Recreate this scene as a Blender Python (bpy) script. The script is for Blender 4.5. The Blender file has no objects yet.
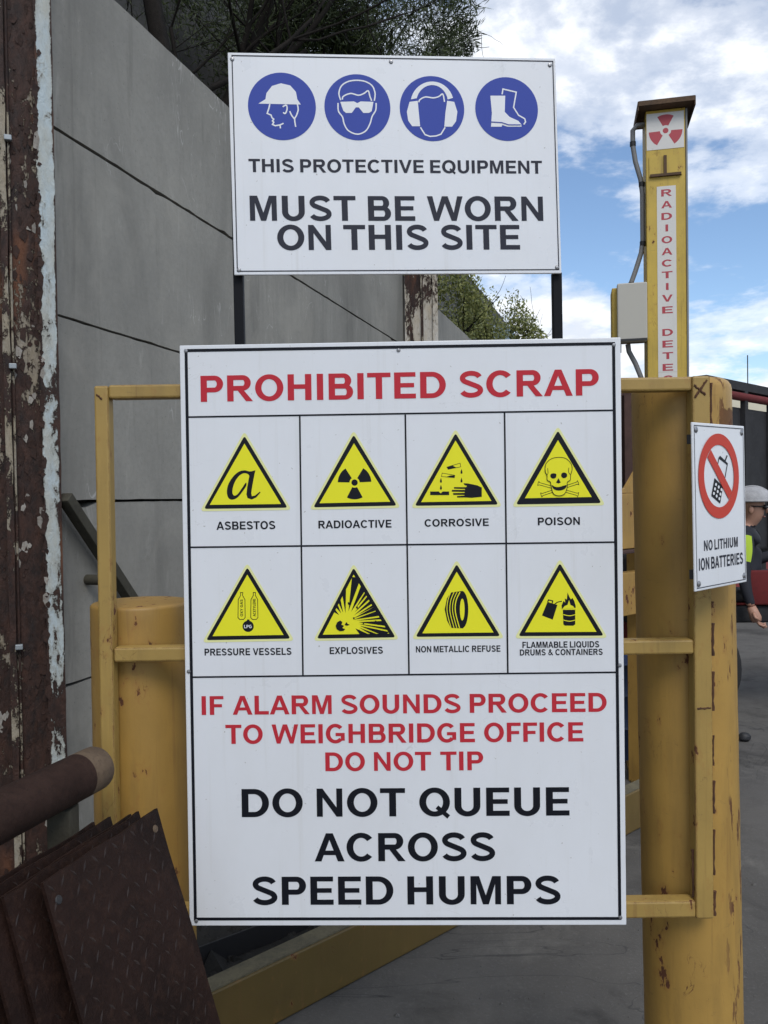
import bpy, bmesh, math, random
import numpy as np
from mathutils import Vector, Matrix, noise as mnoise
R = math.radians
SC = bpy.context.scene
COL = SC.collection

# ------------------------------------------------------------------ camera
FPX, CAMZ = 830.0, 1.6
CAM_R = Matrix.Rotation(R(90 - 1.04), 3, 'X') @ Matrix.Rotation(-0.0142, 3, 'Z')
cam = bpy.data.objects.new('camera', bpy.data.cameras.new('camera'))
COL.objects.link(cam)
cam.matrix_world = Matrix.Translation((0, 0, CAMZ)) @ CAM_R.to_4x4()
cam.data.sensor_fit = 'VERTICAL'
cam.data.sensor_height = 24.0
cam.data.lens = FPX / 1024 * 24.0
cam.data.clip_start = 0.05
cam.data.clip_end = 3000
SC.camera = cam

# ------------------------------------------------------------------ sky, sun, exposure
SUN_EL, SUN_AZ = 48.0, 166.0          # degrees; azimuth clockwise from +Y: behind the camera, to its right
world = bpy.data.worlds.new('World'); SC.world = world; world.use_nodes = True
wt = world.node_tree; wn = wt.nodes; wn.clear()
def N(tree, kind, **kw):
    n = tree.nodes.new(kind)
    for k, v in kw.items():
        if k.startswith('i_'):
            n.inputs[int(k[2:]) if k[2:].isdigit() else k[2:]].default_value = v
        else:
            setattr(n, k, v)
    return n
def math_n(t, op, a, b=None, c=None, clamp=False):
    n = t.nodes.new('ShaderNodeMath'); n.operation = op; n.use_clamp = clamp
    for i, v in enumerate((a, b, c)):
        if v is None: continue
        if isinstance(v, (int, float)): n.inputs[i].default_value = v
        else: t.links.new(v, n.inputs[i])
    return n.outputs[0]
def ramp(t, fac, stops, interp='LINEAR'):
    n = t.nodes.new('ShaderNodeValToRGB'); n.color_ramp.interpolation = interp
    e = n.color_ramp.elements
    while len(e) < len(stops): e.new(0.5)
    for s, (p, c) in zip(e, stops):
        s.position = p
        s.color = (c, c, c, 1) if isinstance(c, (int, float)) else (*c, 1)
    t.links.new(fac, n.inputs[0])
    return n.outputs[0]
def mixc(t, fac, a, b, mode='MIX'):
    n = t.nodes.new('ShaderNodeMix'); n.data_type = 'RGBA'; n.blend_type = mode
    for i, v in ((0, fac), (6, a), (7, b)):
        if isinstance(v, (int, float)): n.inputs[i].default_value = v
        elif isinstance(v, tuple): n.inputs[i].default_value = (*v, 1)
        else: t.links.new(v, n.inputs[i])
    return n.outputs[2]
sky = N(wt, 'ShaderNodeTexSky', sky_type='NISHITA', sun_disc=False, sun_elevation=R(SUN_EL), sun_rotation=R(SUN_AZ),
        altitude=0, air_density=1.0, dust_density=0.0, ozone_density=3.0)
tc = N(wt, 'ShaderNodeTexCoord')
sep = N(wt, 'ShaderNodeSeparateXYZ'); wt.links.new(tc.outputs['Generated'], sep.inputs[0])
den = math_n(wt, 'ADD', math_n(wt, 'MAXIMUM', sep.outputs[2], 0.0), 0.22)
comb = N(wt, 'ShaderNodeCombineXYZ')
wt.links.new(math_n(wt, 'DIVIDE', sep.outputs[0], den), comb.inputs[0])
wt.links.new(math_n(wt, 'DIVIDE', sep.outputs[1], den), comb.inputs[1])
comb.inputs[2].default_value = 3.1
cn1 = N(wt, 'ShaderNodeTexNoise', i_Scale=1.9, i_Detail=9.0, i_Roughness=0.56, i_Distortion=0.25)
wt.links.new(comb.outputs[0], cn1.inputs['Vector'])
cn2 = N(wt, 'ShaderNodeTexNoise', i_Scale=6.5, i_Detail=6.0, i_Roughness=0.6)
wt.links.new(comb.outputs[0], cn2.inputs['Vector'])
dens = math_n(wt, 'ADD', math_n(wt, 'MULTIPLY', cn1.outputs[0], 0.8), math_n(wt, 'MULTIPLY', cn2.outputs[0], 0.2))
cover = ramp(wt, dens, [(0.425, 0.0), (0.495, 0.55), (0.57, 1.0)], 'EASE')
shade = ramp(wt, cn2.outputs[0], [(0.35, (5.2, 5.6, 6.3)), (0.62, (7.6, 7.75, 8.0))])
skyc = mixc(wt, cover, sky.outputs[0], shade)
bg = N(wt, 'ShaderNodeBackground', i_Strength=0.13); wt.links.new(skyc, bg.inputs[0])
wo = N(wt, 'ShaderNodeOutputWorld'); wt.links.new(bg.outputs[0], wo.inputs[0])

sun = bpy.data.objects.new('sun', bpy.data.lights.new('sun', 'SUN')); COL.objects.link(sun)
sun.data.energy = 1.3; sun.data.angle = R(24); sun.data.color = (1.0, 0.955, 0.89)
sd = Vector((math.sin(R(SUN_AZ)) * math.cos(R(SUN_EL)), math.cos(R(SUN_AZ)) * math.cos(R(SUN_EL)), math.sin(R(SUN_EL))))
sun.rotation_euler = sd.to_track_quat('Z', 'Y').to_euler(); sun.location = sd * 30
vs = SC.view_settings
vs.view_transform = 'Standard'; vs.look = 'None'; vs.gamma = 1.0; vs.use_curve_mapping = False
vs.exposure = 0.28
SC.cycles.max_bounces = 8

# ------------------------------------------------------------------ helpers: objects
def tag(o, label=None, cat=None, group=None, kind=None):
    for k, v in (('label', label), ('category', cat), ('group', group), ('kind', kind)):
        if v: o[k] = v
    return o
def empty(name, loc=(0, 0, 0), rz=0.0, **kw):
    o = bpy.data.objects.new(name, None); COL.objects.link(o)
    o.location = loc; o.rotation_euler = (0, 0, rz); o.empty_display_size = 0.1
    return tag(o, **kw)
class MB:
    """collects shapes into one mesh"""
    def __init__(s): s.v = []; s.f = []; s.m = []
    def add(s, vs, fs, mat=0):
        o = len(s.v); s.v += [tuple(v) for v in vs]; s.f += [tuple(i + o for i in f) for f in fs]; s.m += [mat] * len(fs)
        return s
    def box(s, a, b, M=None, mat=0):
        x0, y0, z0 = a; x1, y1, z1 = b
        vs = [Vector(p) for p in ((x0,y0,z0),(x1,y0,z0),(x1,y1,z0),(x0,y1,z0),(x0,y0,z1),(x1,y0,z1),(x1,y1,z1),(x0,y1,z1))]
        if M: vs = [M @ v for v in vs]
        return s.add(vs, [(3,2,1,0),(4,5,6,7),(0,1,5,4),(1,2,6,5),(2,3,7,6),(3,0,4,7)], mat)
    def prism(s, pts, M0, t, mat=0):
        """outline pts (u,v) in plane of M0 (x,z axes), extruded by t along local +y"""
        n = len(pts)
        a = [M0 @ Vector((u, 0, v)) for u, v in pts]; b = [M0 @ Vector((u, t, v)) for u, v in pts]
        return s.add(a + b, [tuple(range(n)), tuple(range(2*n-1, n-1, -1))] + [(i, n+i, n+(i+1) % n, (i+1) % n) for i in range(n)], mat)
    def tube(s, pts, r, n=10, cap=True, mat=0):
        pts = [Vector(p) for p in pts]
        rs = r if isinstance(r, (list, tuple)) else [r] * len(pts)
        rings = []; up = None
        for i, p in enumerate(pts):
            d = (pts[min(i+1, len(pts)-1)] - pts[max(i-1, 0)]).normalized()
            if up is None:
                up = Vector((0, 0, 1)) if abs(d.z) < 0.9 else Vector((1, 0, 0))
            x = d.cross(up).normalized(); up = x.cross(d).normalized()
            rings.append([p + (x * math.cos(2*math.pi*k/n) + up * math.sin(2*math.pi*k/n)) * rs[i] for k in range(n)])
        vs = [v for rg in rings for v in rg]
        fs = [(i*n+k, (i+1)*n+k, (i+1)*n+(k+1) % n, i*n+(k+1) % n) for i in range(len(pts)-1) for k in range(n)]
        if cap: fs += [tuple(range(n)), tuple(range((len(pts)-1)*n + n-1, (len(pts)-1)*n-1, -1))]
        return s.add(vs, fs, mat)
    def lathe(s, prof, n=32, M=None, mat=0):
        """profile (r,z) about z"""
        vs = []
        for r_, z in prof:
            for k in range(n):
                p = Vector((r_*math.cos(2*math.pi*k/n), r_*math.sin(2*math.pi*k/n), z)); vs.append(M @ p if M else p)
        fs = [(i*n+k, i*n+(k+1) % n, (i+1)*n+(k+1) % n, (i+1)*n+k) for i in range(len(prof)-1) for k in range(n)]
        if prof[0][0] > 1e-6: fs.append(tuple(range(n-1, -1, -1)))
        if prof[-1][0] > 1e-6: fs.append(tuple(range((len(prof)-1)*n, len(prof)*n)))
        return s.add(vs, fs, mat)
    def ball(s, c, r, M=None, n=16, mat=0):
        rx, ry, rz = r if isinstance(r, tuple) else (r, r, r)
        L = Matrix.Translation(c) @ Matrix.Diagonal((rx, ry, rz, 1))
        if M: L = M @ L
        return s.lathe([(math.sin(math.pi*i/(n//2)), -math.cos(math.pi*i/(n//2))) for i in range(n//2+1)], n, L, mat)
    def build(s, name, mat, parent=None, smooth=False, bevel=0.0, seg=2, fix=True, **kw):
        me = bpy.data.meshes.new(name)
        me.from_pydata(s.v, [], s.f)
        mats = mat if isinstance(mat, (list, tuple)) else [mat]
        for m in mats: me.materials.append(m)
        if len(mats) > 1: me.polygons.foreach_set('material_index', s.m)
        if fix or bevel:
            bm = bmesh.new(); bm.from_mesh(me)
            if fix: bmesh.ops.recalc_face_normals(bm, faces=bm.faces)
            if bevel:
                es = [e for e in bm.edges if len(e.link_faces) == 2 and e.calc_face_angle(0) > 0.6]
                bmesh.ops.bevel(bm, geom=es, offset=bevel, segments=seg, affect='EDGES', profile=0.5, clamp_overlap=True)
            bm.to_mesh(me); bm.free()
        if smooth:
            me.polygons.foreach_set('use_smooth', [True] * len(me.polygons))
            if smooth != 'all': me.set_sharp_from_angle(angle=R(38))
        me.update()
        o = bpy.data.objects.new(name, me); COL.objects.link(o); o.parent = parent
        return tag(o, **kw)

# ------------------------------------------------------------------ helpers: materials
def mat(name, color=(0.5, 0.5, 0.5), rough=0.6, metal=0.0, spec=None, coat=None):
    m = bpy.data.materials.new(name); m.use_nodes = True
    b = m.node_tree.nodes['Principled BSDF']
    b.inputs['Base Color'].default_value = (*color, 1); b.inputs['Roughness'].default_value = rough
    b.inputs['Metallic'].default_value = metal
    if spec is not None: b.inputs['Specular IOR Level'].default_value = spec
    if coat: b.inputs['Coat Weight'].default_value = coat; b.inputs['Coat Roughness'].default_value = 0.15
    return m
def coords(t, scale=(1, 1, 1), kind='Object', loc=(0, 0, 0), rot=(0, 0, 0)):
    c = t.nodes.new('ShaderNodeTexCoord'); mp = t.nodes.new('ShaderNodeMapping')
    mp.inputs['Scale'].default_value = scale; mp.inputs['Location'].default_value = loc; mp.inputs['Rotation'].default_value = rot
    t.links.new(c.outputs[kind], mp.inputs[0]); return mp.outputs[0]
def noise(t, vec, scale, detail=4.0, rough=0.55, dist=0.0):
    n = N(t, 'ShaderNodeTexNoise', i_Scale=scale, i_Detail=detail, i_Roughness=rough, i_Distortion=dist)
    t.links.new(vec, n.inputs['Vector']); return n.outputs[0]
def setc(m, out, inp='Base Color'):
    m.node_tree.links.new(out, m.node_tree.nodes['Principled BSDF'].inputs[inp])
def bump(m, h, strength=0.3, dist=0.01):
    t = m.node_tree; b = N(t, 'ShaderNodeBump', i_Strength=strength, i_Distance=dist)
    t.links.new(h, b.inputs['Height']); setc(m, b.outputs[0], 'Normal')

def concrete_mat(name, dark, light, streak=0.5, bs=0.25, kind='Object'):
    m = mat(name, light, 0.85); t = m.node_tree
    v = coords(t, kind=kind)
    big = noise(t, v, 1.3, 5, 0.6); fine = noise(t, v, 45, 6, 0.7)
    c = mixc(t, ramp(t, big, [(0.3, 0), (0.7, 1)]), dark, light)
    c = mixc(t, math_n(t, 'MULTIPLY', ramp(t, fine, [(0.42, 0), (0.75, 1)]), 0.25), c, tuple(x*0.6 for x in dark))
    sv = coords(t, (2.6, 2.6, 0.55), kind=kind, rot=(0.0, 0.12, 0.0))
    st = noise(t, sv, 2.6, 7, 0.7, 1.1)
    c = mixc(t, math_n(t, 'MULTIPLY', ramp(t, st, [(0.60, 0), (0.72, 1)]), streak), c, tuple(min(1, x*1.55+0.03) for x in light))
    c = mixc(t, math_n(t, 'MULTIPLY', ramp(t, noise(t, sv, 1.1, 6, 0.65, 0.8), [(0.48, 0), (0.72, 1)]), 0.55), c, tuple(x*0.62 for x in dark))
    setc(m, c); bump(m, math_n(t, 'ADD', fine, math_n(t, 'MULTIPLY', big, 0.8)), bs, 0.006)
    return m
M_WALL = concrete_mat('precast_concrete', (0.215, 0.208, 0.186), (0.315, 0.303, 0.270), 0.30)
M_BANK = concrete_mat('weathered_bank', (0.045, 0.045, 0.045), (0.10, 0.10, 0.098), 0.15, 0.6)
def add_scratches(m):
    """pale scrape marks on the wall face"""
    t = m.node_tree; b = t.nodes['Principled BSDF']; old = b.inputs['Base Color'].links[0].from_socket
    v = coords(t, (3.0, 3.0, 0.7), rot=(0.0, 0.16, 0.0)); n1 = noise(t, v, 3.0, 3, 0.5, 1.2)
    line = ramp(t, math_n(t, 'ABSOLUTE', math_n(t, 'SUBTRACT', n1, 0.5)), [(0.0, 1), (0.006, 0)])
    gate = ramp(t, noise(t, coords(t, loc=(3, 1, 5)), 2.4, 3, 0.6), [(0.56, 0), (0.66, 1)])
    f = math_n(t, 'MULTIPLY', math_n(t, 'MULTIPLY', line, gate), 0.7)
    c = mixc(t, f, old, (0.52, 0.51, 0.48))
    pores = ramp(t, noise(t, coords(t), 150, 2, 0.5), [(0.70, 0), (0.74, 1)])
    c = mixc(t, math_n(t, 'MULTIPLY', pores, 0.55), c, (0.07, 0.068, 0.06))
    blot = ramp(t, noise(t, coords(t, (1, 1, 0.8), loc=(2, 6, 1)), 2.6, 6, 0.62, 0.7), [(0.52, 0), (0.66, 1)])
    c = mixc(t, math_n(t, 'MULTIPLY', blot, 0.38), c, (0.36, 0.34, 0.295))
    runs = ramp(t, noise(t, coords(t, (5, 5, 0.30), loc=(1, 3, 0)), 3.0, 5, 0.6, 0.4), [(0.60, 0), (0.72, 1)])
    setc(m, mixc(t, math_n(t, 'MULTIPLY', runs, 0.42), c, (0.11, 0.105, 0.09)))
add_scratches(M_WALL)

def ground_mat():
    m = mat('yard_concrete', rough=0.8); t = m.node_tree; v = coords(t)
    big = noise(t, v, 0.55, 6, 0.6, 0.4); mid = noise(t, v, 3.5, 5, 0.65); fine = noise(t, v, 90, 5, 0.7)
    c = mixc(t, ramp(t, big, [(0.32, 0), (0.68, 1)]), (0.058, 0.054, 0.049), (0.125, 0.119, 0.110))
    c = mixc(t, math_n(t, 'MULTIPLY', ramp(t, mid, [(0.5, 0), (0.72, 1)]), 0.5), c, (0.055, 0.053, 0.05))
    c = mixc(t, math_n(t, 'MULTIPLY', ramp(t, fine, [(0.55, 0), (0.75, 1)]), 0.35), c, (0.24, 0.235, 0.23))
    oil = ramp(t, noise(t, coords(t, loc=(4, 1, 0)), 1.1, 6, 0.65, 0.8), [(0.54, 0), (0.64, 1)])
    c = mixc(t, math_n(t, 'MULTIPLY', oil, 0.6), c, (0.028, 0.026, 0.024))
    dust = ramp(t, noise(t, coords(t, loc=(8, 3, 0)), 2.4, 8, 0.75, 0.3), [(0.55, 0), (0.70, 1)])
    c = mixc(t, math_n(t, 'MULTIPLY', dust, 0.45), c, (0.20, 0.19, 0.17))
    n1 = noise(t, v, 0.9, 4, 0.55, 1.5)
    crack = ramp(t, math_n(t, 'ABSOLUTE', math_n(t, 'SUBTRACT', n1, 0.5)), [(0.0, 1), (0.0035, 0)])
    c = mixc(t, math_n(t, 'MULTIPLY', crack, 0.7), c, (0.03, 0.03, 0.03))
    setc(m, c); bump(m, math_n(t, 'ADD', fine, mid), 0.35, 0.006)
    setc(m, ramp(t, mid, [(0.3, 0.6), (0.7, 0.92)]), 'Roughness')
    return m
M_GROUND = ground_mat()

def yellow_mat(name, col=(0.36, 0.210, 0.048), chip=0.67, scr=0.5, heavy=None, edge=False, burn=False):
    """safety-yellow paint, faded and chipped to rust; heavy = (axis-aligned Object x where scraping starts)"""
    m = mat(name, col, 0.55); t = m.node_tree; v = coords(t)
    big = noise(t, v, 5, 4, 0.6)
    c = mixc(t, ramp(t, big, [(0.3, 0), (0.7, 1)]), tuple(x*0.86 for x in col), tuple(min(1, x*1.08) for x in col))
    dirt = ramp(t, noise(t, coords(t, (9, 9, 1.2)), 2.5, 6, 0.7), [(0.5, 0), (0.75, 1)])
    c = mixc(t, math_n(t, 'MULTIPLY', dirt, 0.38), c, (0.16, 0.10, 0.035))
    sm = noise(t, coords(t, (1, 1, 0.5), loc=(2, 0, 1)), 38, 5, 0.6)
    gate = noise(t, coords(t, loc=(0, 4, 0)), 7, 3, 0.5)
    k = math_n(t, 'ADD', sm, math_n(t, 'MULTIPLY', math_n(t, 'SUBTRACT', gate, 0.5), 0.55))
    chips = ramp(t, k, [(chip, 0), (chip + 0.025, 1)])
    # long scrapes running down across the paint
    n1 = noise(t, coords(t, (5, 5, 2.2), rot=(0.3, 0.55, 0.2)), 2.6, 5, 0.6, 1.1)
    line = ramp(t, math_n(t, 'ABSOLUTE', math_n(t, 'SUBTRACT', n1, 0.5)), [(0.0, 1), (0.006, 0)])
    g2 = ramp(t, noise(t, coords(t, (1, 1, 1), loc=(7, 2, 3)), 6, 4, 0.6), [(0.60 - 0.1*scr, 0), (0.70, 1)])
    f = math_n(t, 'MAXIMUM', chips, math_n(t, 'MULTIPLY', line, g2))
    if heavy is not None:
        sx = N(t, 'ShaderNodeSeparateXYZ'); t.links.new(v, sx.inputs[0])
        side = ramp(t, math_n(t, 'MULTIPLY_ADD', sx.outputs[0], 4.0, 0.5), heavy)
        n2 = noise(t, coords(t, (30, 30, 6.0), rot=(0.0, 0.55, 0.0), loc=(1, 2, 9)), 1.25, 6, 0.62, 0.25)
        l2 = ramp(t, n2, [(0.56, 0), (0.59, 1)])
        g3 = ramp(t, noise(t, coords(t, loc=(5, 2, 1)), 7, 3, 0.6), [(0.40, 0), (0.50, 1)])
        f = math_n(t, 'MAXIMUM', f, math_n(t, 'MULTIPLY', math_n(t, 'MULTIPLY', l2, g3), side))
    if edge:                                   # paint knocked off along the arrises
        bv = N(t, 'ShaderNodeBevel', samples=4); bv.inputs['Radius'].default_value = 0.006
        ge = N(t, 'ShaderNodeNewGeometry'); dt = N(t, 'ShaderNodeVectorMath', operation='DOT_PRODUCT')
        t.links.new(bv.outputs[0], dt.inputs[0]); t.links.new(ge.outputs['True Normal'], dt.inputs[1])
        ew = ramp(t, dt.outputs['Value'], [(0.90, 1), (0.985, 0)])
        f = math_n(t, 'MAXIMUM', f, ramp(t, math_n(t, 'MULTIPLY', ew, noise(t, coords(t, loc=(3, 3, 3)), 32, 5, 0.7)), [(0.42, 0), (0.46, 1)]))
    if burn:                                   # scorched patch near the top
        sb = N(t, 'ShaderNodeSeparateXYZ'); t.links.new(v, sb.inputs[0])
        bm_ = math_n(t, 'MULTIPLY', ramp(t, math_n(t, 'MULTIPLY_ADD', sb.outputs[0], 4.0, 0.5), [(0.56, 0), (0.72, 1)]), ramp(t, math_n(t, 'MULTIPLY', sb.outputs[2], 0.5), [(0.62, 0), (0.815, 0), (0.845, 1), (0.885, 1), (0.900, 0)]))
        bn_ = math_n(t, 'ADD', bm_, math_n(t, 'MULTIPLY', math_n(t, 'SUBTRACT', noise(t, coords(t, (1, 1, 0.4)), 45, 5, 0.7), 0.5), 1.3))
        f = math_n(t, 'MAXIMUM', f, math_n(t, 'MULTIPLY', ramp(t, bn_, [(0.72, 0), (0.80, 1)]), 0.85))
    drip = ramp(t, noise(t, coords(t, (26, 26, 0.9), loc=(1, 1, 4)), 2.2, 5, 0.6, 0.2), [(0.60, 0), (0.72, 1)])
    c = mixc(t, math_n(t, 'MULTIPLY', drip, 0.45), c, (0.17, 0.085, 0.03))
    scuff = ramp(t, noise(t, coords(t, (3, 3, 14), loc=(9, 1, 4)), 6, 6, 0.75, 0.5), [(0.62, 0), (0.72, 1)])
    c = mixc(t, math_n(t, 'MULTIPLY', scuff, 0.35), c, (0.10, 0.075, 0.04))
    rust = mixc(t, noise(t, v, 60, 3), (0.045, 0.018, 0.010), (0.16, 0.055, 0.02))
    # orange bleed around chips
    bleed = ramp(t, k, [(chip - 0.09, 0), (chip, 1)])
    c = mixc(t, math_n(t, 'MULTIPLY', bleed, 0.35), c, (0.30, 0.13, 0.035))
    c = mixc(t, f, c, rust); setc(m, c)
    setc(m, ramp(t, f, [(0, 0.5), (1, 0.9)]), 'Roughness')
    bump(m, math_n(t, 'SUBTRACT', math_n(t, 'MULTIPLY', noise(t, v, 120, 3), 0.25), f), 0.35, 0.003)
    return m
M_YEL = yellow_mat('chipped_yellow_paint')
M_YEL_FRAME = yellow_mat('frame_yellow_paint', (0.37, 0.242, 0.066), 0.66, 0.5, edge=True)
M_YEL_BOLL = yellow_mat('scraped_yellow_paint', (0.415, 0.246, 0.058), 0.70, 0.35, [(0.62, 0), (0.74, 1)], burn=True)
M_YEL_SHADE = yellow_mat('shaded_yellow_paint', (0.13, 0.085, 0.022), 0.70, 0.6)  # yellow darkened: the shade behind the sign is put into the kerb beam's colour
M_YEL_TOWER = yellow_mat('tower_yellow_paint', (0.55, 0.38, 0.055), 0.69, 0.5)

def rust_mat(name, a, b, c3, sc=1.0, bs=0.5, metal=0.0):
    m = mat(name, a, 0.85, metal); t = m.node_tree; v = coords(t)
    n1 = noise(t, v, 7*sc, 6, 0.65, 0.3); n2 = noise(t, v, 55*sc, 6, 0.7)
    c = mixc(t, ramp(t, n1, [(0.32, 0), (0.66, 1)]), a, b)
    c = mixc(t, math_n(t, 'MULTIPLY', ramp(t, n2, [(0.5, 0), (0.72, 1)]), 0.55), c, c3)
    setc(m, c); bump(m, math_n(t, 'ADD', n2, n1), bs, 0.004); return m
M_PLATE = rust_mat('dark_rusted_plate', (0.0105, 0.0052, 0.0040), (0.024, 0.0115, 0.0085), (0.048, 0.024, 0.016), 1.0, 0.8)
M_PLATE.node_tree.nodes['Principled BSDF'].inputs['Specular IOR Level'].default_value = 0.15
M_PLATE.node_tree.nodes['Principled BSDF'].inputs['Roughness'].default_value = 0.62
M_TREAD = rust_mat('worn_tread', (0.012, 0.0065, 0.005), (0.024, 0.013, 0.010), (0.05, 0.03, 0.023), 2.0, 0.2)
M_TREAD.node_tree.nodes['Principled BSDF'].inputs['Specular IOR Level'].default_value = 0.35
M_TREAD.node_tree.nodes['Principled BSDF'].inputs['Roughness'].default_value = 0.45
M_PIPE = rust_mat('brown_rusted_pipe', (0.022, 0.0108, 0.0082), (0.042, 0.023, 0.0175), (0.011, 0.006, 0.005), 1.6, 0.7)
M_PIPE.node_tree.nodes['Principled BSDF'].inputs['Specular IOR Level'].default_value = 0.2
M_PIPE_END = rust_mat('worn_pipe_end', (0.075, 0.050, 0.032), (0.125, 0.086, 0.054), (0.035, 0.02, 0.014), 2.2, 0.5)
M_RUSTBIN = rust_mat('rust_brown_steel', (0.050, 0.026, 0.021), (0.085, 0.042, 0.034), (0.03, 0.017, 0.014), 0.4, 0.4)
M_CAP = rust_mat('rusted_cap_steel', (0.07, 0.042, 0.025), (0.12, 0.07, 0.035), (0.035, 0.02, 0.014), 1.0, 0.4)

def peel_mat(name, paint=(0.50, 0.57, 0.585), thr=0.5, cream=(0.42, 0.37, 0.27), horiz=1.0, edge=None):
    """old pale paint flaking off deep brown rust"""
    m = mat(name, paint, 0.75); t = m.node_tree; v = coords(t, (1, 1, 0.32))
    big = noise(t, v, 9*horiz, 5, 0.6, 0.4); med = noise(t, coords(t, (1, 1, 0.45)), 55, 6, 0.68, 0.6); fin = noise(t, coords(t), 190, 4, 0.6)
    k = math_n(t, 'ADD', math_n(t, 'MULTIPLY', big, 0.62), math_n(t, 'ADD', math_n(t, 'MULTIPLY', med, 0.30), math_n(t, 'MULTIPLY', fin, 0.08)))
    if edge is not None:
        sx = N(t, 'ShaderNodeSeparateXYZ'); t.links.new(coords(t), sx.inputs[0])
        k = math_n(t, 'ADD', k, ramp(t, math_n(t, 'MULTIPLY_ADD', sx.outputs[0], 2.5, 0.5), edge))
        k = math_n(t, 'SUBTRACT', k, 0.5)
    f = ramp(t, k, [(thr, 1), (thr + 0.012, 0)])
    rust = mixc(t, ramp(t, noise(t, coords(t, (1, 1, 0.5)), 28, 6, 0.7), [(0.35, 0), (0.68, 1)]), (0.013, 0.0065, 0.0052), (0.058, 0.024, 0.015))
    rust = mixc(t, ramp(t, noise(t, coords(t, (1, 1, 0.25), loc=(0, 0, 2.2)), 6, 3), [(0.58, 0), (0.7, 1)]), rust, (0.17, 0.062, 0.024))
    pc = mixc(t, ramp(t, noise(t, coords(t, (1, 1, 0.4), loc=(4, 1, 1)), 14, 4, 0.6), [(0.42, 0), (0.62, 1)]), paint, cream)
    pc = mixc(t, ramp(t, k, [(thr - 0.05, 0), (thr, 1)]), pc, tuple(x*0.72 for x in cream))
    setc(m, mixc(t, f, rust, pc)); bump(m, math_n(t, 'ADD', math_n(t, 'MULTIPLY', f, 0.7), math_n(t, 'MULTIPLY', med, 0.7)), 1.0, 0.010)
    return m
M_PEEL_PALE = peel_mat('pale_paint_flaking', (0.44, 0.51, 0.535), 0.545, (0.42, 0.43, 0.39), 1.0, [(0.7575, 0.62), (0.780, 0.5), (0.868, 0.5), (0.8875, 0.62)])
M_PEEL_RUST = peel_mat('mostly_rust_flaking', (0.27, 0.245, 0.22), 0.415, (0.30, 0.25, 0.18), 0.8)
M_FLAKE = rust_mat('lifted_rust', (0.016, 0.0075, 0.006), (0.040, 0.018, 0.012), (0.075, 0.032, 0.018), 2.0, 0.5)
M_PFLAKE = rust_mat('lifted_paint', (0.22, 0.20, 0.175), (0.34, 0.32, 0.29), (0.13, 0.07, 0.04), 2.0, 0.4)
M_PEEL_RIDGE = peel_mat('ridge_cream_flaking', (0.30, 0.27, 0.22), 0.475, (0.33, 0.28, 0.20))
M_PEEL_FAR = peel_mat('far_cream_flaking', (0.52, 0.49, 0.44), 0.495, (0.48, 0.42, 0.33), 0.6)

def sign_white(name, c=(0.78, 0.79, 0.81)):
    m = mat(name, c, 0.34, 0.0, 0.5); t = m.node_tree; v = coords(t)
    d = ramp(t, noise(t, coords(t, (1, 1, 0.5)), 4, 7, 0.72), [(0.42, 0), (0.78, 1)])
    cc = mixc(t, math_n(t, 'MULTIPLY', d, 0.22), c, (0.56, 0.55, 0.52))
    run = ramp(t, noise(t, coords(t, (22, 22, 0.7), loc=(2, 0, 1)), 2.0, 5, 0.6), [(0.58, 0), (0.74, 1)])
    cc = mixc(t, math_n(t, 'MULTIPLY', run, 0.20), cc, (0.50, 0.48, 0.43))
    scf = ramp(t, math_n(t, 'ABSOLUTE', math_n(t, 'SUBTRACT', noise(t, coords(t, (2, 2, 5), rot=(0, 0.5, 0)), 2.2, 3, 0.5, 1.6), 0.5)), [(0.0, 1), (0.0035, 0)])
    gt = ramp(t, noise(t, coords(t, loc=(5, 5, 5)), 6, 3), [(0.58, 0), (0.66, 1)])
    cc = mixc(t, math_n(t, 'MULTIPLY', math_n(t, 'MULTIPLY', scf, gt), 0.35), cc, (0.42, 0.41, 0.40))
    sp = ramp(t, noise(t, v, 120, 2, 0.5), [(0.725, 0), (0.75, 1)])
    cc = mixc(t, math_n(t, 'MULTIPLY', sp, 0.55), cc, (0.28, 0.25, 0.22))
    setc(m, cc); setc(m, ramp(t, noise(t, v, 7, 5, 0.65), [(0.3, 0.22), (0.7, 0.5)]), 'Roughness')
    bump(m, noise(t, v, 3.0, 2), 0.10, 0.02); return m
M_SIGN = sign_white('white_sign_face', (0.76, 0.775, 0.805))
M_EDGE = mat('sign_edge', (0.72, 0.72, 0.72), 0.4)
M_BLACK = mat('black_print', (0.008, 0.009, 0.014), 0.5, 0.0, 0.18)
M_INK = mat('dark_grey_print', (0.028, 0.030, 0.044), 0.5, 0.0, 0.18)
M_RED = mat('red_print', (0.52, 0.030, 0.045), 0.5, 0.0, 0.18)
M_RED_RING = mat('orange_red_print', (0.56, 0.055, 0.035), 0.5, 0.0, 0.18)
M_BLUE = mat('blue_print', (0.045, 0.075, 0.36), 0.5, 0.0, 0.18)
M_PYEL = mat('yellow_print', (0.84, 0.80, 0.03), 0.5, 0.0, 0.18)
M_PHALO = mat('pale_yellow_print', (0.80, 0.80, 0.38), 0.5, 0.0, 0.18)
M_PWHITE = mat('white_print', (0.80, 0.81, 0.83), 0.5, 0.0, 0.18)
M_SCREW = mat('dull_screw', (0.30, 0.30, 0.31), 0.4, 0.8)
M_POST = mat('black_post_paint', (0.004, 0.0045, 0.007), 0.6, 0.0, 0.2)
M_GREYBOX = mat('grey_enclosure', (0.46, 0.44, 0.385), 0.55)
M_CONDUIT = mat('grey_conduit', (0.20, 0.20, 0.20), 0.55)
M_DARK = mat('dark_fitting', (0.02, 0.02, 0.022), 0.6)
M_FADERED = mat('faded_red_print', (0.42, 0.045, 0.06), 0.5)
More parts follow.
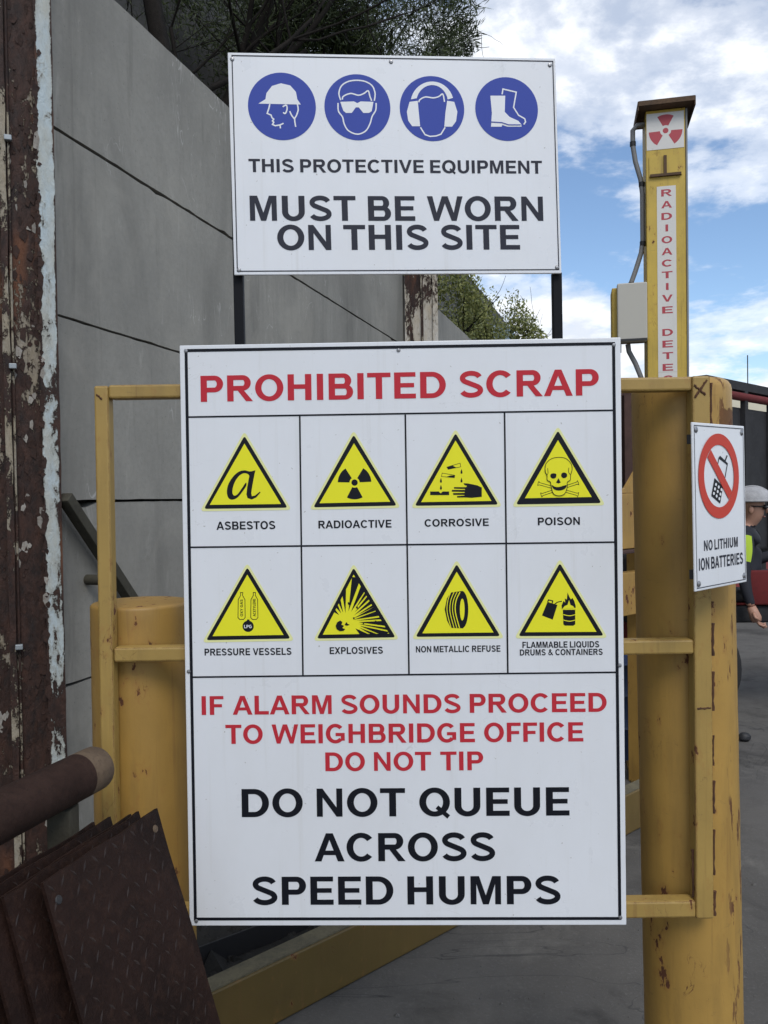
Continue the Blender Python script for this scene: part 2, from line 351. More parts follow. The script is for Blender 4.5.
M_GALV = mat('galvanised_clip', (0.30, 0.33, 0.35), 0.5, 0.4)

# ------------------------------------------------------------------ the yard
gm = MB()
gx = [-400, -60, -20, -6, -2, 0, 2, 4, 8, 20, 60, 400]; gy = [-400, -60, -10, -2, 0, 2, 4, 6, 9, 14, 30, 90, 800]
gm.add([(x, y, 0) for y in gy for x in gx], [(j*len(gx)+i, j*len(gx)+i+1, (j+1)*len(gx)+i+1, (j+1)*len(gx)+i) for j in range(len(gy)-1) for i in range(len(gx)-1)])
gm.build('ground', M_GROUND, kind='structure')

# ---- retaining wall of precast panels between steel columns -------------------------------------
WD = Vector((0.2946, 0.9556, 0)); WN = Vector((0.9556, -0.2946, 0))     # along the wall, out of its face
W0 = Vector((-1.87, 0, 0))
def wp(y, off=0.0, z=0.0):                        # point on wall face at depth y, off metres out of the face
    p = W0 + WD * (y / WD.y) + WN * off; p.z = z; return p
WROT = Matrix(((WD.x, -WN.x, 0), (WD.y, -WN.y, 0), (0, 0, 1))).to_4x4()   # local x along wall, local y into the wall
wall = empty('retaining_wall', wp(2.2), label='tall grey concrete retaining wall of stacked panels along the left side', cat='wall')
PH = 0.6; GAP = 0.008
def panel(y0, y1, z0, k, h=PH, off=0.0):
    b = MB(); L = (y1 - y0) / WD.y
    rnd = random.Random(k)
    def edge(z, sg):
        n_ = max(30, int(L/0.05)); out = []
        for i_ in range(n_+1):
            c_ = abs(rnd.gauss(0, 0.0012)) + (rnd.uniform(0.004, 0.013) if rnd.random() < 0.022 else 0)
            out.append((L*i_/n_, z - sg*c_))
        return out
    b.prism(edge(GAP/2, -1) + edge(h - GAP/2, 1)[::-1], Matrix.Identity(4), 0.15)
    if y0 > 2.6 and y0 < 2.7 and abs(z0 - 1.0) < 0.01: b.v = [(x_, y_, z_ - (0.016 if (0.14 < x_ < 0.23 and z_ > h - 0.02) else 0)) for x_, y_, z_ in b.v]
    o = b.build('panel', M_WALL, wall)
    # keep every panel in the wall's own coordinates so that stains differ from panel to panel
    d0 = Vector((y0/WD.y, -(off + rnd.uniform(-0.004, 0.004)), z0)); o.data.transform(Matrix.Translation(d0))
    o.matrix_local = Matrix.Translation(W0 - wall.location) @ WROT
k = 0
for (y0, y1) in ((-3.0, 2.50), (2.62, 6.66), (6.70, 13.0), (13.15, 18.2), (18.35, 23.4)):
    for r_ in range(6):
        panel(y0, y1, -0.2 + PH*r_, k, off=-0.30 if y1 < 2.6 else (-0.05 if y0 > 6 else 0.0)); k += 1
bb = MB(); bb.box((5.9, 0.21, 0), (28.0, 0.34, 3.30))
o = bb.build('backing', M_BANK, wall); o.matrix_local = Matrix.Translation(wp(-3.0) - wall.location) @ WROT

# terrace soil behind the wall and the upper bank
def strip(y0, y1, off0, off1, z0, z1):
    b = MB(); a0, a1 = wp(y0, off0, z0), wp(y1, off0, z0); c0, c1 = wp(y0, off1, z1), wp(y1, off1, z1)
    n = 24; vs = []; 
    for i in range(n+1):
        for j in range(7):
            u = i/n; w = j/6; p = a0.lerp(a1, u).lerp(c0.lerp(c1, u), w)
            p.z += 0.05*mnoise.noise(p*1.7); vs.append(p)
    b.add(vs, [(i*7+j, (i+1)*7+j, (i+1)*7+j+1, i*7+j+1) for i in range(n) for j in range(6)]); return b
M_SOIL = rust_mat('dark_soil', (0.028, 0.023, 0.018), (0.055, 0.045, 0.034), (0.09, 0.075, 0.05), 1.0, 0.9)
strip(-3, 26, -0.27, -1.45, 3.22, 3.36).build('terrace', M_SOIL, kind='structure', smooth=True)
bk = MB()
n = 40
vs = []
for i in range(n+1):
    for j in range(10):
        p = wp(-3 + 43*i/n, -1.27 - 0.10*(j/9) + 0.06*mnoise.noise(Vector((i*0.7, j*0.9, 2))), 3.0 + (5.9-3.0)*j/9)
        vs.append(p)
bk.add(vs, [(i*10+j, (i+1)*10+j, (i+1)*10+j+1, i*10+j+1) for i in range(n) for j in range(9)])
for i in range(n+1): vs_ = None
top = [wp(-3 + 43*i/n, -1.37, 5.9) for i in range(n+1)]; back = [wp(-3 + 43*i/n, -3.4, 6.0) for i in range(n+1)]
bk.add(top + back, [(i, i+1, n+1+i+1, n+1+i) for i in range(n)])
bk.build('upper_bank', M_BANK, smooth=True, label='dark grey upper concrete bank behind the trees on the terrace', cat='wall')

# ---- steel columns of the wall -------------------------------------------------------------------
def column(center, face_ang, name, label, scale=1.0, far=False):
    c = empty(name, center, face_ang, label=label, cat='column', group='rusty columns of the retaining wall')
    W = 0.31 if not far else 0.262; H = 3.65 if not far else 3.5
    def plate(nm, x0, x1, y0, y1, m, bev=0.003, z0=0.0, z1=H):
        b = MB(); ns = 60
        rnd = random.Random(int(x0*1000)+7)
        vs = []
        for i in range(ns+1):
            z = z0 + (z1-z0)*i/ns; j = (lambda: rnd.uniform(-0.0016, 0.0016))
            vs += [(x0+j(), y0, z), (x1+j(), y0, z), (x1, y1, z), (x0, y1, z)]
        fs = [(i*4+k, i*4+(k+1) % 4, (i+1)*4+(k+1) % 4, (i+1)*4+k) for i in range(ns) for k in range(4)]
        fs += [(3, 2, 1, 0), (ns*4, ns*4+1, ns*4+2, ns*4+3)]
        b.add(vs, fs); return b.build(nm, m, c)
    mp = M_PEEL_FAR if far else M_PEEL_PALE
    mr = M_PEEL_RUST; ml = 0.052 if not far else 0.040
    plate('flange_lip', W/2-ml, W/2, 0.0, 0.014, mp); plate('flange_lip', -W/2, -W/2+ml, 0.0, 0.014, mp)
    plate('flange', W/2-ml+0.003, W/2-0.004, 0.0145, 0.15, M_RUSTBIN); plate('flange', -W/2+0.004, -W/2+ml-0.003, 0.0145, 0.15, M_RUSTBIN)
    plate('web', -W/2+ml, -0.004, 0.024, 0.15, M_PEEL_FAR if far else mr)
    plate('web', 0.016, W/2-ml, 0.024, 0.15, M_PEEL_FAR if far else mr)
    plate('ridge', -0.004, 0.016, 0.006, 0.13, M_PEEL_RIDGE)
    if not far:
        rnd = random.Random(77)
        for nm_, m_, cnt in (('rust_flakes', M_FLAKE, 520), ('paint_flakes', M_PFLAKE, 170)):
            fl_ = MB()
            for q in range(cnt):
                x = rnd.choice((rnd.uniform(0.018, W/2-ml-0.004), rnd.uniform(-W/2+ml, -0.008), rnd.gauss(W/2-ml, 0.004))); z = rnd.uniform(0.2, H-0.05)
                if nm_ == 'paint_flakes' and mnoise.noise(Vector((x*9, 3, z*2.5))) < 0.05: continue
                ra = rnd.uniform(0.004, 0.012); rz_ = ra*rnd.uniform(1.0, 2.6); y = (0.0235 if x < W/2-ml-0.003 else 0.001)
                ty = rnd.choice((0.9, -0.7)); k5 = [(x+ra*math.cos(a_)*rnd.uniform(.5, 1.3), y-0.0012-0.0034*max(0.0, math.sin(a_)*ty+0.25)*rnd.uniform(.5, 1), z+rz_*math.sin(a_)*rnd.uniform(.6, 1.3)) for a_ in (0.2, 1.3, 2.4, 3.6, 5.0)]
                fl_.add(k5 + [(x, y-0.0022, z)], [(i_, (i_+1) % 5, 5) for i_ in range(5)])
            fl_.build(nm_, m_, c, kind='stuff')
        bb = MB(); bb.tube([(0.0235, 0.0145, 0.02), (0.0235, 0.0145, H-0.02)], 0.0035, 8); bb.build('rod', M_PEEL_RIDGE, c, smooth=True)
        for z in (1.15, 2.02, 2.72):
            b = MB(); b.box((0.012, -0.004, z-0.008), (0.034, 0.012, z+0.008)); b.build('clip', M_GALV, c, bevel=0.002)
    return c
# near column: right edge seen at the left of the picture
nc = Vector((-1.16, 2.56, 0))
column(nc, R(21), 'steel_column', 'near steel column of deep brown rust with a pale flaking paint strip')
column(Vector((0.318, 6.60, 0)), R(0), 'steel_column', 'far cream and rust steel column seen between the two big signs', far=True)

# brace bar bolted to the wall
br = empty('brace_bar', wp(2.85, 0.03, 1.4), label='dark slanting brace bar on the wall behind the frame', cat='bar')
b = MB(); A = wp(2.645, 0.045, 1.615) - br.location; B_ = wp(3.02, 0.035, 1.215) - br.location
d = (B_-A).normalized(); side = d.cross(WN).normalized()
L = (B_-A).length
MM = Matrix((( d.x, side.x, WN.x, A.x), (d.y, side.y, WN.y, A.y), (d.z, side.z, WN.z, A.z), (0, 0, 0, 1)))
b.box((0, -0.018, -0.02), (L, 0.018, 0.02), MM)
M_BRACE = rust_mat('olive_dark_steel', (0.035, 0.032, 0.022), (0.06, 0.055, 0.038), (0.025, 0.02, 0.016))
b.build('bar', M_BRACE, br, bevel=0.003)
b = MB(); b.tube([wp(2.80, 0.0, 1.335) - br.location, wp(2.80, 0.06, 1.335) - br.location], 0.018, 10); b.build('stub', M_BRACE, br, smooth=True)

# ------------------------------------------------------------------ bollards
def bollard(x, y, r, h, lean, m, label, dome):
    o = empty('bollard', (x, y, 0), label=label, cat='bollard', group='yellow bollards carrying the sign frame')
    b = MB(); prof = [(r, -0.2)]
    nz = 40
    prof += [(r + 0.0003*math.sin(i*1.7), h*i/nz) for i in range(1, nz)]
    prof += [(r, h-dome)] + [(r-dome+dome*math.cos(a), h-dome+dome*math.sin(a)) for a in (R(22), R(45), R(68), R(90))]
    prof += [(r*0.5, h+0.002), (0.0, h+0.003)]
    b.lathe(prof, 56)
    p = b.build('pipe', m, o, smooth=True)
    o.rotation_euler = (0, lean, 0)
    return o
bollard(-0.551, 1.868, 0.109, 1.372, 0.0, M_YEL, 'shorter left yellow bollard with a flat grimy top under the sign frame', 0.008)
bollard(0.6925, 1.868, 0.1065, 1.849, -0.0126, M_YEL_BOLL, 'tall right yellow bollard with rusty scrapes down its right side', 0.024)

# ------------------------------------------------------------------ sign frame of square tube
FR_Y = 1.7175
fr = empty('sign_stand', (0.04, FR_Y, 0.71), label='yellow square tube frame welded across the two bollards', cat='stand')
def bar(nm, x0, x1, z0, z1, y0=FR_Y, y1=FR_Y+0.036, lean=0.0):
    b = MB(); ox = Vector(fr.location)
    b.box((x0-ox.x, y0-ox.y, z0-ox.z), (x1-ox.x, y1-ox.y, z1-ox.z))
    if lean: b.v = [(x+lean*(z), y, z) for x, y, z in b.v]
    return b.build(nm, M_YEL_FRAME, fr, bevel=0.0045, seg=2)
bar('upright_bar', -0.598, -0.5685, 0.712, 1.838, lean=0.002)
bar('upright_bar', 0.640, 0.678, 0.708, 1.841)
bar('cross_bar', -0.566, 0.640, 1.811, 1.8395, FR_Y+0.001)
bar('cross_bar', -0.566, 0.640, 1.264, 1.2945, FR_Y+0.001)
bar('cross_bar', -0.566, 0.640, 0.711, 0.7465, FR_Y+0.001)
M_WELD = rust_mat('weld_rust', (0.05, 0.022, 0.012), (0.12, 0.05, 0.02), (0.03, 0.015, 0.01), 3)
def weld(pts, r=0.0035):
    b = MB(); ox = fr.location; rnd = random.Random(len(pts)*7+int(pts[0][0]*1000))
    P = []
    for (a, c) in zip(pts[:-1], pts[1:]):
        for i in range(12): P.append(Vector(a).lerp(Vector(c), i/12) - ox + Vector((rnd.uniform(-.001, .001), 0, rnd.uniform(-.001, .001))))
    b.tube(P, [r*rnd.uniform(0.7, 1.2) for _ in P], 6); b.build('weld_bead', M_WELD, fr, smooth=True)
weld([(0.645, FR_Y, 1.795), (0.672, FR_Y, 1.836)], 0.0028); weld([(0.644, FR_Y, 1.822), (0.668, FR_Y, 1.800)], 0.0028)
for z0_, z1_, r_ in ((0.715, 0.772, 0.0034), (0.80, 0.905, 0.0022), (0.93, 1.005, 0.0030), (1.03, 1.10, 0.0018), (1.145, 1.235, 0.0030), (1.26, 1.335, 0.0036), (1.36, 1.375, 0.0030), (1.735, 1.835, 0.0026)):
    weld([(0.6788, FR_Y+0.003, z0_), (0.6796, FR_Y+0.003, z1_)], r_)
weld([(0.6385, FR_Y+0.012, 0.75), (0.6385, FR_Y+0.012, 0.86)], 0.003)
weld([(0.645, FR_Y, 1.150), (0.676, FR_Y, 1.153)], 0.0022)
weld([(-0.590, FR_Y, 1.820), (-0.578, FR_Y, 1.809)], 0.002)

# ------------------------------------------------------------------ flat print on the signs
class Sign:
    """rectangle in space; uv() measures a photograph point in the sign's own plane (metres from its centre)"""
    def __init__(s, c, rx, ry, rz, obj=None):
        s.c = Vector(c); s.R3 = Matrix.Rotation(R(rz), 3, 'Z') @ Matrix.Rotation(R(ry), 3, 'Y') @ Matrix.Rotation(R(rx), 3, 'X')
        s.layer = 0
    def uv(s, x, y):
        d = CAM_R @ Vector(((x-384)/FPX, (512-y)/FPX, -1.0)); nrm = s.R3 @ Vector((0, 1, 0)); C0 = Vector((0, 0, CAMZ))
        p = C0 + d * ((s.c - C0).dot(nrm) / d.dot(nrm)); q = s.R3.transposed() @ (p - s.c)
        return (q.x, q.z)
    def M(s): return Matrix.Translation(s.c) @ s.R3.to_4x4()
class Art:
    """flat ink shapes in a sign plane, at z steps above the face (towards -y)"""
    def __init__(s, base=0.0006): s.b = MB(); s.h = base
    def poly(s, pts, dh=0.00003):
        s.h += dh; s.b.add([(u, -s.h, v) for u, v in pts], [tuple(range(len(pts)))]); return s
    def stroke(s, pts, w, closed=False):
        P = [Vector(p) for p in pts]; n = len(P); Lf, Rt = [], []
        for i in range(n):
            a = P[i-1] if (i > 0 or closed) else None; c = P[(i+1) % n] if (i < n-1 or closed) else None
            d1 = (P[i]-a).normalized() if a is not None else None; d2 = (c-P[i]).normalized() if c is not None else None
            d1 = d1 or d2; d2 = d2 or d1
            t = (d1+d2); t = t.normalized() if t.length > 1e-6 else d2
            nn = Vector((-t.y, t.x)); kk = 1/max(0.45, nn.dot(Vector((-d2.y, d2.x))))
            Lf.append(P[i]+nn*w/2*kk); Rt.append(P[i]-nn*w/2*kk)
        s.h += 0.00003; vs = [(p.x, -s.h, p.y) for p in Lf+Rt]
        m = n if closed else n-1
        s.b.add(vs, [(i, (i+1) % n, n+(i+1) % n, n+i) for i in range(m)]); return s
    def ring(s, cx, cy, r0, r1, a0=0, a1=360, n=48):
        A = [R(a0+(a1-a0)*i/n) for i in range(n+1)]
        s.h += 0.00003
        vs = [(cx+r1*math.cos(a), -s.h, cy+r1*math.sin(a)) for a in A] + [(cx+r0*math.cos(a), -s.h, cy+r0*math.sin(a)) for a in A]
        s.b.add(vs, [(i, i+1, n+1+i+1, n+1+i) for i in range(n)]); return s
    def disc(s, cx, cy, r, n=48):
        return s.poly([(cx+r*math.cos(2*math.pi*i/n), cy+r*math.sin(2*math.pi*i/n)) for i in range(n)])
    def build(s, name, m, parent, **kw): return s.b.build(name, m, parent, fix=False, **kw)

# ---- bold grotesque capitals, cap height 1 -------------------------------------------------------
TW, TH = 0.225, 0.182
def g_rect(x0, y0, x1, y1): return [(x0, y0), (x1, y0), (x1, y1), (x0, y1)]
def g_arc(cx, cy, rx, ry, a0, a1, tw=TW, th=TH, n=22):
    A = [R(a0+(a1-a0)*i/n) for i in range(n+1)]
    return [(cx+rx*math.cos(a), cy+ry*math.sin(a)) for a in A] + [(cx+(rx-tw)*math.cos(a), cy+(ry-th)*math.sin(a)) for a in reversed(A)]
def g_bowl(x0, y0, x1, y1, th=TH):
    ry = (y1-y0)/2; rx = min(ry*0.98, (x1-x0)*0.75); xc = x1-rx
    return [g_rect(x0, y1-th, xc, y1), g_rect(x0, y0, xc, y0+th), g_arc(xc, (y0+y1)/2, rx, ry, -90, 90, TW, th)]
def g_path(pts, w):
    a = Art(); a.stroke(pts, w); vs = [(v[0], v[2]) for v in a.b.v]; n = len(pts)
    return vs[:n] + vs[n:][::-1]
def g_s():
    P = [(0.425+0.30*math.cos(R(a)), 0.735+0.185*math.sin(R(a))) for a in range(14, 226, 14)]
    P += [(0.425+0.325*math.cos(R(a)), 0.272+0.192*math.sin(R(a))) for a in range(48, -168, -14)]
    return [g_path(P, 0.185)]
GL = {
 'A': (1.0, [[(0, 0), (0.225, 0), (0.505, 0.78), (0.505, 1), (0.385, 1)], [(1.0, 0), (0.775, 0), (0.495, 0.78), (0.495, 1), (0.615, 1)], g_rect(0.26, 0.225, 0.74, 0.385)]),
 'B': (0.86, [g_rect(0, 0, TW, 1)] + g_bowl(TW, 0.44, 0.80, 1, 0.165) + g_bowl(TW, 0, 0.86, 0.585, 0.165)),
 'C': (0.92, [g_arc(0.49, 0.5, 0.49, 0.515, 40, 318)]),
 'D': (0.90, [g_rect(0, 0, TW, 1)] + g_bowl(TW, 0, 0.90, 1)),
 'E': (0.76, [g_rect(0, 0, TW, 1), g_rect(TW, 0, 0.76, TH), g_rect(TW, 0.83, 0.75, 1), g_rect(TW, 0.425, 0.70, 0.59)]),
 'F': (0.70, [g_rect(0, 0, TW, 1), g_rect(TW, 0.83, 0.70, 1), g_rect(TW, 0.405, 0.62, 0.57)]),
 'G': (0.98, [g_arc(0.49, 0.5, 0.49, 0.515, 42, 318), g_rect(0.50, 0.37, 0.965, 0.535), g_rect(0.765, 0.13, 0.965, 0.40)]),
 'H': (0.84, [g_rect(0, 0, TW, 1), g_rect(0.84-TW, 0, 0.84, 1), g_rect(TW, 0.44, 0.84-TW, 0.61)]),
 'I': (TW, [g_rect(0, 0, TW, 1)]),
 'L': (0.72, [g_rect(0, 0, TW, 1), g_rect(TW, 0, 0.72, TH)]),
 'M': (0.99, [g_rect(0, 0, 0.19, 1), g_rect(0.80, 0, 0.99, 1), [(0.19, 1), (0.28, 1), (0.495, 0.32), (0.495, 0), (0.40, 0), (0.19, 0.72)], [(0.80, 1), (0.71, 1), (0.495, 0.32), (0.495, 0), (0.59, 0), (0.80, 0.72)]]),
 'N': (0.84, [g_rect(0, 0, 0.195, 1), g_rect(0.645, 0, 0.84, 1), [(0.195, 1), (0.645, 0.33), (0.645, 0), (0.195, 0.68)]]),
 'O': (1.0, [g_arc(0.5, 0.5, 0.5, 0.515, 0, 180), g_arc(0.5, 0.5, 0.5, 0.515, 180, 360)]),
 'P': (0.80, [g_rect(0, 0, TW, 1)] + g_bowl(TW, 0.36, 0.80, 1)),
 'Q': (1.0, [g_arc(0.5, 0.5, 0.5, 0.515, 0, 180), g_arc(0.5, 0.5, 0.5, 0.515, 180, 360), [(0.53, 0.27), (0.62, 0.38), (1.0, 0.03), (0.91, -0.09)]]),
 'R': (0.91, [g_rect(0, 0, TW, 1)] + g_bowl(TW, 0.41, 0.84, 1) + [[(0.36, 0.43), (0.58, 0.43), (0.91, 0), (0.665, 0)]]),
 'S': (0.84, g_s()),
 'T': (0.82, [g_rect(0, 0.83, 0.82, 1), g_rect(0.41-TW/2, 0, 0.41+TW/2, 0.83)]),
 'U': (0.84, [g_rect(0, 0.36, TW, 1), g_rect(0.84-TW, 0.36, 0.84, 1), g_arc(0.42, 0.36, 0.42, 0.375, 180, 360)]),
 'V': (0.94, [[(0, 1), (0.225, 1), (0.48, 0.25), (0.48, 0), (0.365, 0)], [(0.94, 1), (0.715, 1), (0.46, 0.25), (0.46, 0), (0.575, 0)]]),
 'W': (1.36, [[(0, 1), (0.21, 1), (0.355, 0.32), (0.37, 0), (0.25, 0)], [(0.25, 0), (0.44, 0), (0.69, 0.74), (0.69, 1), (0.57, 1)], [(1.11, 0), (0.92, 0), (0.67, 0.74), (0.67, 1), (0.79, 1)], [(1.36, 1), (1.15, 1), (1.005, 0.32), (0.99, 0), (1.11, 0)]]),
 'X': (0.94, [[(0, 0), (0.245, 0), (0.93, 1), (0.69, 1)], [(0.94, 0), (0.695, 0), (0.01, 1), (0.25, 1)]]),
 'Y': (0.92, [[(0, 1), (0.235, 1), (0.56, 0.45), (0.46, 0.38), (0.355, 0.42)], [(0.92, 1), (0.685, 1), (0.36, 0.45), (0.46, 0.38), (0.565, 0.42)], g_rect(0.46-TW/2, 0, 0.46+TW/2, 0.43)]),
 '&': (0.98, [g_path([(0.95, 0.02), (0.30, 0.70), (0.28, 0.82), (0.36, 0.91), (0.50, 0.91), (0.58, 0.82), (0.55, 0.70), (0.20, 0.42), (0.13, 0.28), (0.20, 0.13), (0.36, 0.08), (0.55, 0.13), (0.70, 0.27), (0.80, 0.45)], 0.16)]),
}
BEAR_L = dict(A=0.015, C=0.055, G=0.055, O=0.055, Q=0.055, S=0.055, T=0.03, V=0.015, W=0.015, X=0.02, Y=0.015)
BEAR_R = dict(A=0.015, B=0.055, C=0.045, D=0.055, E=0.055, F=0.03, G=0.08, L=0.03, O=0.055, P=0.045, Q=0.055, R=0.025, S=0.055, T=0.03, V=0.015, W=0.015, X=0.02, Y=0.015)
TIGHT = {('A', 'T'), ('T', 'A'), ('A', 'V'), ('V', 'A'), ('A', 'C'), ('L', 'T'), ('L', 'Y')}
def lettering(text, u0, u1, v0, v1, m, parent, base=0.0006, gap=0.085, name='lettering', rot=None):
    x = 0.0; words = [[]]; prev = None
    for ch in text:
        if ch == ' ': x += 0.46; prev = None; words.append([]); continue
        w, ps = GL[ch]
        if prev is not None: x += (BEAR_R.get(prev, 0.095) + BEAR_L.get(ch, 0.095)) * gap/0.085
        words[-1].append((x, ps)); x += w; prev = ch
    tot = x
    for items in words:                     # each word is a piece of print of its own
        a = Art(base)
        for ox, ps in items:
            h0 = a.h
            for p in ps:
                pts = [((ox+px)/tot*(u1-u0), py*(v1-v0)) for px, py in p]
                if rot is not None: pts = [(px*math.cos(rot)-py*math.sin(rot), px*math.sin(rot)+py*math.cos(rot)) for px, py in pts]
                a.poly([(u0+px, v0+py) for px, py in pts], 0.00002)
            a.h = h0
        a.build(name, m, parent)
def text_px(S, text, x0, x1, yt, yb, m, parent, **kw):
    ym, xm = (yt+yb)/2, (x0+x1)/2
    lettering(text, S.uv(x0, ym)[0], S.uv(x1, ym)[0], S.uv(xm, yb)[1], S.uv(xm, yt)[1], m, parent, **kw)
def line_px(a, S, p, q, w): a.stroke([S.uv(*p), S.uv(*q)], w)

def screw(parent, u, v, r=0.0042):
    b = MB(); b.lathe([(r, 0), (r, 0.0008), (r*0.75, 0.0022), (0, 0.0028)], 14, Matrix.Translation((u, 0, v)) @ Matrix.Rotation(R(90), 4, 'X'))
    b.build('screw', M_SCREW, parent, smooth=True)
def tray(parent, w, h, t, lip, bevel=0.0015):
    b = MB(); b.box((-w/2, 0, -h/2), (w/2, t, h/2)); b.build('panel', M_SIGN, parent, bevel=bevel, seg=2)

# ---- big prohibited-scrap sign -------------------------------------------------------------------
S1 = Sign((0.0347, 1.6966, 1.3167), -0.238, 0.008, -1.343)
s1 = empty('warning_sign', label='large white PROHIBITED SCRAP sign with eight yellow warning triangles', cat='sign'); s1.matrix_world = S1.M()
tray(s1, 0.9, 1.2, 0.009, 0)
bd = Art()
c4 = [S1.uv(186.1, 350.6), S1.uv(613.5, 343.6), S1.uv(619.8, 918.3), S1.uv(195.5, 918.9)]
bd.stroke(c4, 0.0062, closed=True); bd.build('border_line', M_BLACK, s1)
gl = Art(0.00068)
for p, q in (((187.5, 417.1), (613.6, 410.3)), ((189.5, 547.3), (614.8, 542.1)), ((191.8, 677.1), (616.2, 672.2))): line_px(gl, S1, p, q, 0.0034)
for p, q in (((299.8, 416.2), (303, 675.6)), ((405.3, 414.6), (409, 674.3)), ((504.5, 412.9), (507.8, 673.2))): line_px(gl, S1, p, q, 0.0034)
gl.build('grid_line', M_BLACK, s1)
for tx in (("PROHIBITED SCRAP", 200.6, 598.8, 372.4, 398.6, M_RED), ("IF ALARM SOUNDS PROCEED", 201.6, 606.6, 694.4, 713.3, M_RED),
           ("TO WEIGHBRIDGE OFFICE", 225.5, 583.3, 723.4, 742.6, M_RED), ("DO NOT TIP", 325.3, 483.2, 751.8, 770.6, M_RED),
           ("DO NOT QUEUE", 241.7, 569.4, 788, 816.2, M_BLACK), ("ACROSS", 314.6, 495, 832.8, 861, M_BLACK), ("SPEED HUMPS", 251.8, 560.4, 876.2, 904.4, M_BLACK),
           ("ASBESTOS", 216.5, 275.3, 521.3, 529.4, M_BLACK), ("RADIOACTIVE", 318.4, 391.5, 520.2, 528.0, M_BLACK), ("CORROSIVE", 424.5, 488.7, 518.8, 526.3, M_BLACK),
           ("POISON", 537.8, 579.8, 517.3, 525.0, M_BLACK), ("PRESSURE VESSELS", 204.6, 291.5, 648.2, 655.1, M_BLACK), ("EXPLOSIVES", 329.7, 382.9, 646.9, 653.8, M_BLACK),
           ("NON METALLIC REFUSE", 415.9, 500.4, 645.7, 652.0, M_BLACK), ("FLAMMABLE LIQUIDS", 522.4, 599.2, 641.4, 647.6, M_BLACK), ("DRUMS & CONTAINERS", 519.8, 602.6, 649.0, 655.1, M_BLACK)):
    text_px(S1, *tx[:5], tx[5], s1)
for px, py in ((186.0, 351.0), (613.8, 345.0), (196.3, 921.0), (620.3, 917.5), (398.5, 350.2), (188.8, 671.5), (619.6, 665.4), (404, 916)):
    if py == 916: continue
    screw(s1, *S1.uv(px, py))
SYM = {}
def crop(S, x0, y0, s): return lambda x, y: S.uv(x0 + x/s, y0 + y/s)
def rounded_tri(tri, rad):
    out = []
    for i in range(3):
        p, a, c = Vector(tri[i]), Vector(tri[i-1]), Vector(tri[(i+1) % 3])
        d1 = (a-p).normalized(); d2 = (c-p).normalized()
        p1 = p+d1*rad*1.6; p2 = p+d2*rad*1.6
        for k_ in range(6):
            u = k_/5; out.append(tuple(p1*(1-u)**2 + p*2*u*(1-u) + p2*u*u))
    return out
def triangle(cv, outer, inner, name='warning_triangle'):
    O = [cv(*p) for p in outer]; I = [cv(*p) for p in inner]
    c = (Vector(O[0])+Vector(O[1])+Vector(O[2]))/3
    H = [tuple(c+(Vector(p)-c)*1.095) for p in O]
    a = Art(0.0005); a.poly(rounded_tri(H, 0.006)); root = a.build(name, M_PHALO, s1)
    a = Art(0.0007); a.poly(rounded_tri(O, 0.004)); a.build('black_edge', M_BLACK, root)
    a = Art(0.0009); a.poly(I); a.build('yellow_field', M_PYEL, root)
    return root
def sym(root, shapes, m=M_BLACK, name='symbol', base=0.0011):
    a = Art(base)
    for s in shapes:
        if s[0] == 'p': a.poly(s[1])
        elif s[0] == 's': a.stroke(s[1], s[2], closed=len(s) > 3)
    return a.build(name, m, root)
def smooth_pts(P, n=6, closed=False):
    out = []; m = len(P)
    for i in range(m if closed else m-1):
        p0 = Vector(P[i-1] if (i > 0 or closed) else P[i]); p1 = Vector(P[i]); p2 = Vector(P[(i+1) % m]); p3 = Vector(P[(i+2) % m] if (i+2 < m or closed) else P[(i+1) % m])
        for k_ in range(n):
            t = k_/n; out.append(tuple(0.5*((2*p1)+(p2-p0)*t+(2*p0-5*p1+4*p2-p3)*t*t+(3*p1-p0-3*p2+p3)*t**3)))
    if not closed: out.append(tuple(P[-1]))
    return out
def PP(cv, pts, sm=False): 
    q = [cv(*p) for p in pts]
    return smooth_pts(q, 5, True) if sm else q
def SP(cv, pts, sm=True):
    q = [cv(*p) for p in pts]; return smooth_pts(q, 5) if sm else q
U = 1/8.084*1.70/830        # metres per crop pixel
# asbestos
cv = crop(S1, 200, 430, 8.084); rt = triangle(cv, [(360, 46), (32, 638), (709, 628)], [(360, 110), (80, 605), (655, 598)])
sym(rt, [('p', PP(cv, [(450, 326), (405, 335), (360, 326), (310, 340), (262, 385), (228, 445), (218, 505), (232, 550), (262, 563), (305, 545), (350, 490), (375, 450), (372, 425), (340, 470), (305, 518), (278, 530), (264, 510), (266, 470), (285, 415), (318, 370), (355, 350), (388, 356), (402, 372), (418, 350)], True)),
         ('p', PP(cv, [(404, 350), (448, 328), (436, 385), (424, 450), (415, 510), (420, 535), (445, 530), (485, 498), (490, 505), (455, 545), (418, 562), (385, 550), (376, 520), (383, 460), (394, 400)]))], name='letter_symbol')
# radioactive
cv = crop(S1, 180, 340, 3.339); rt = triangle(cv, [(580, 316), (445, 559), (724, 553)], [(581, 345), (466, 545), (702, 540)])
cx, cy = cv(583, 476); k3 = 1/3.339*1.70/830
a = Art(0.0011); a.disc(cx, cy, 10.5*k3)
for A0 in (30, 150, 270): a.ring(cx, cy, 17*k3, 56*k3, A0-28, A0+28, 12)
a.build('trefoil_symbol', M_BLACK, rt)
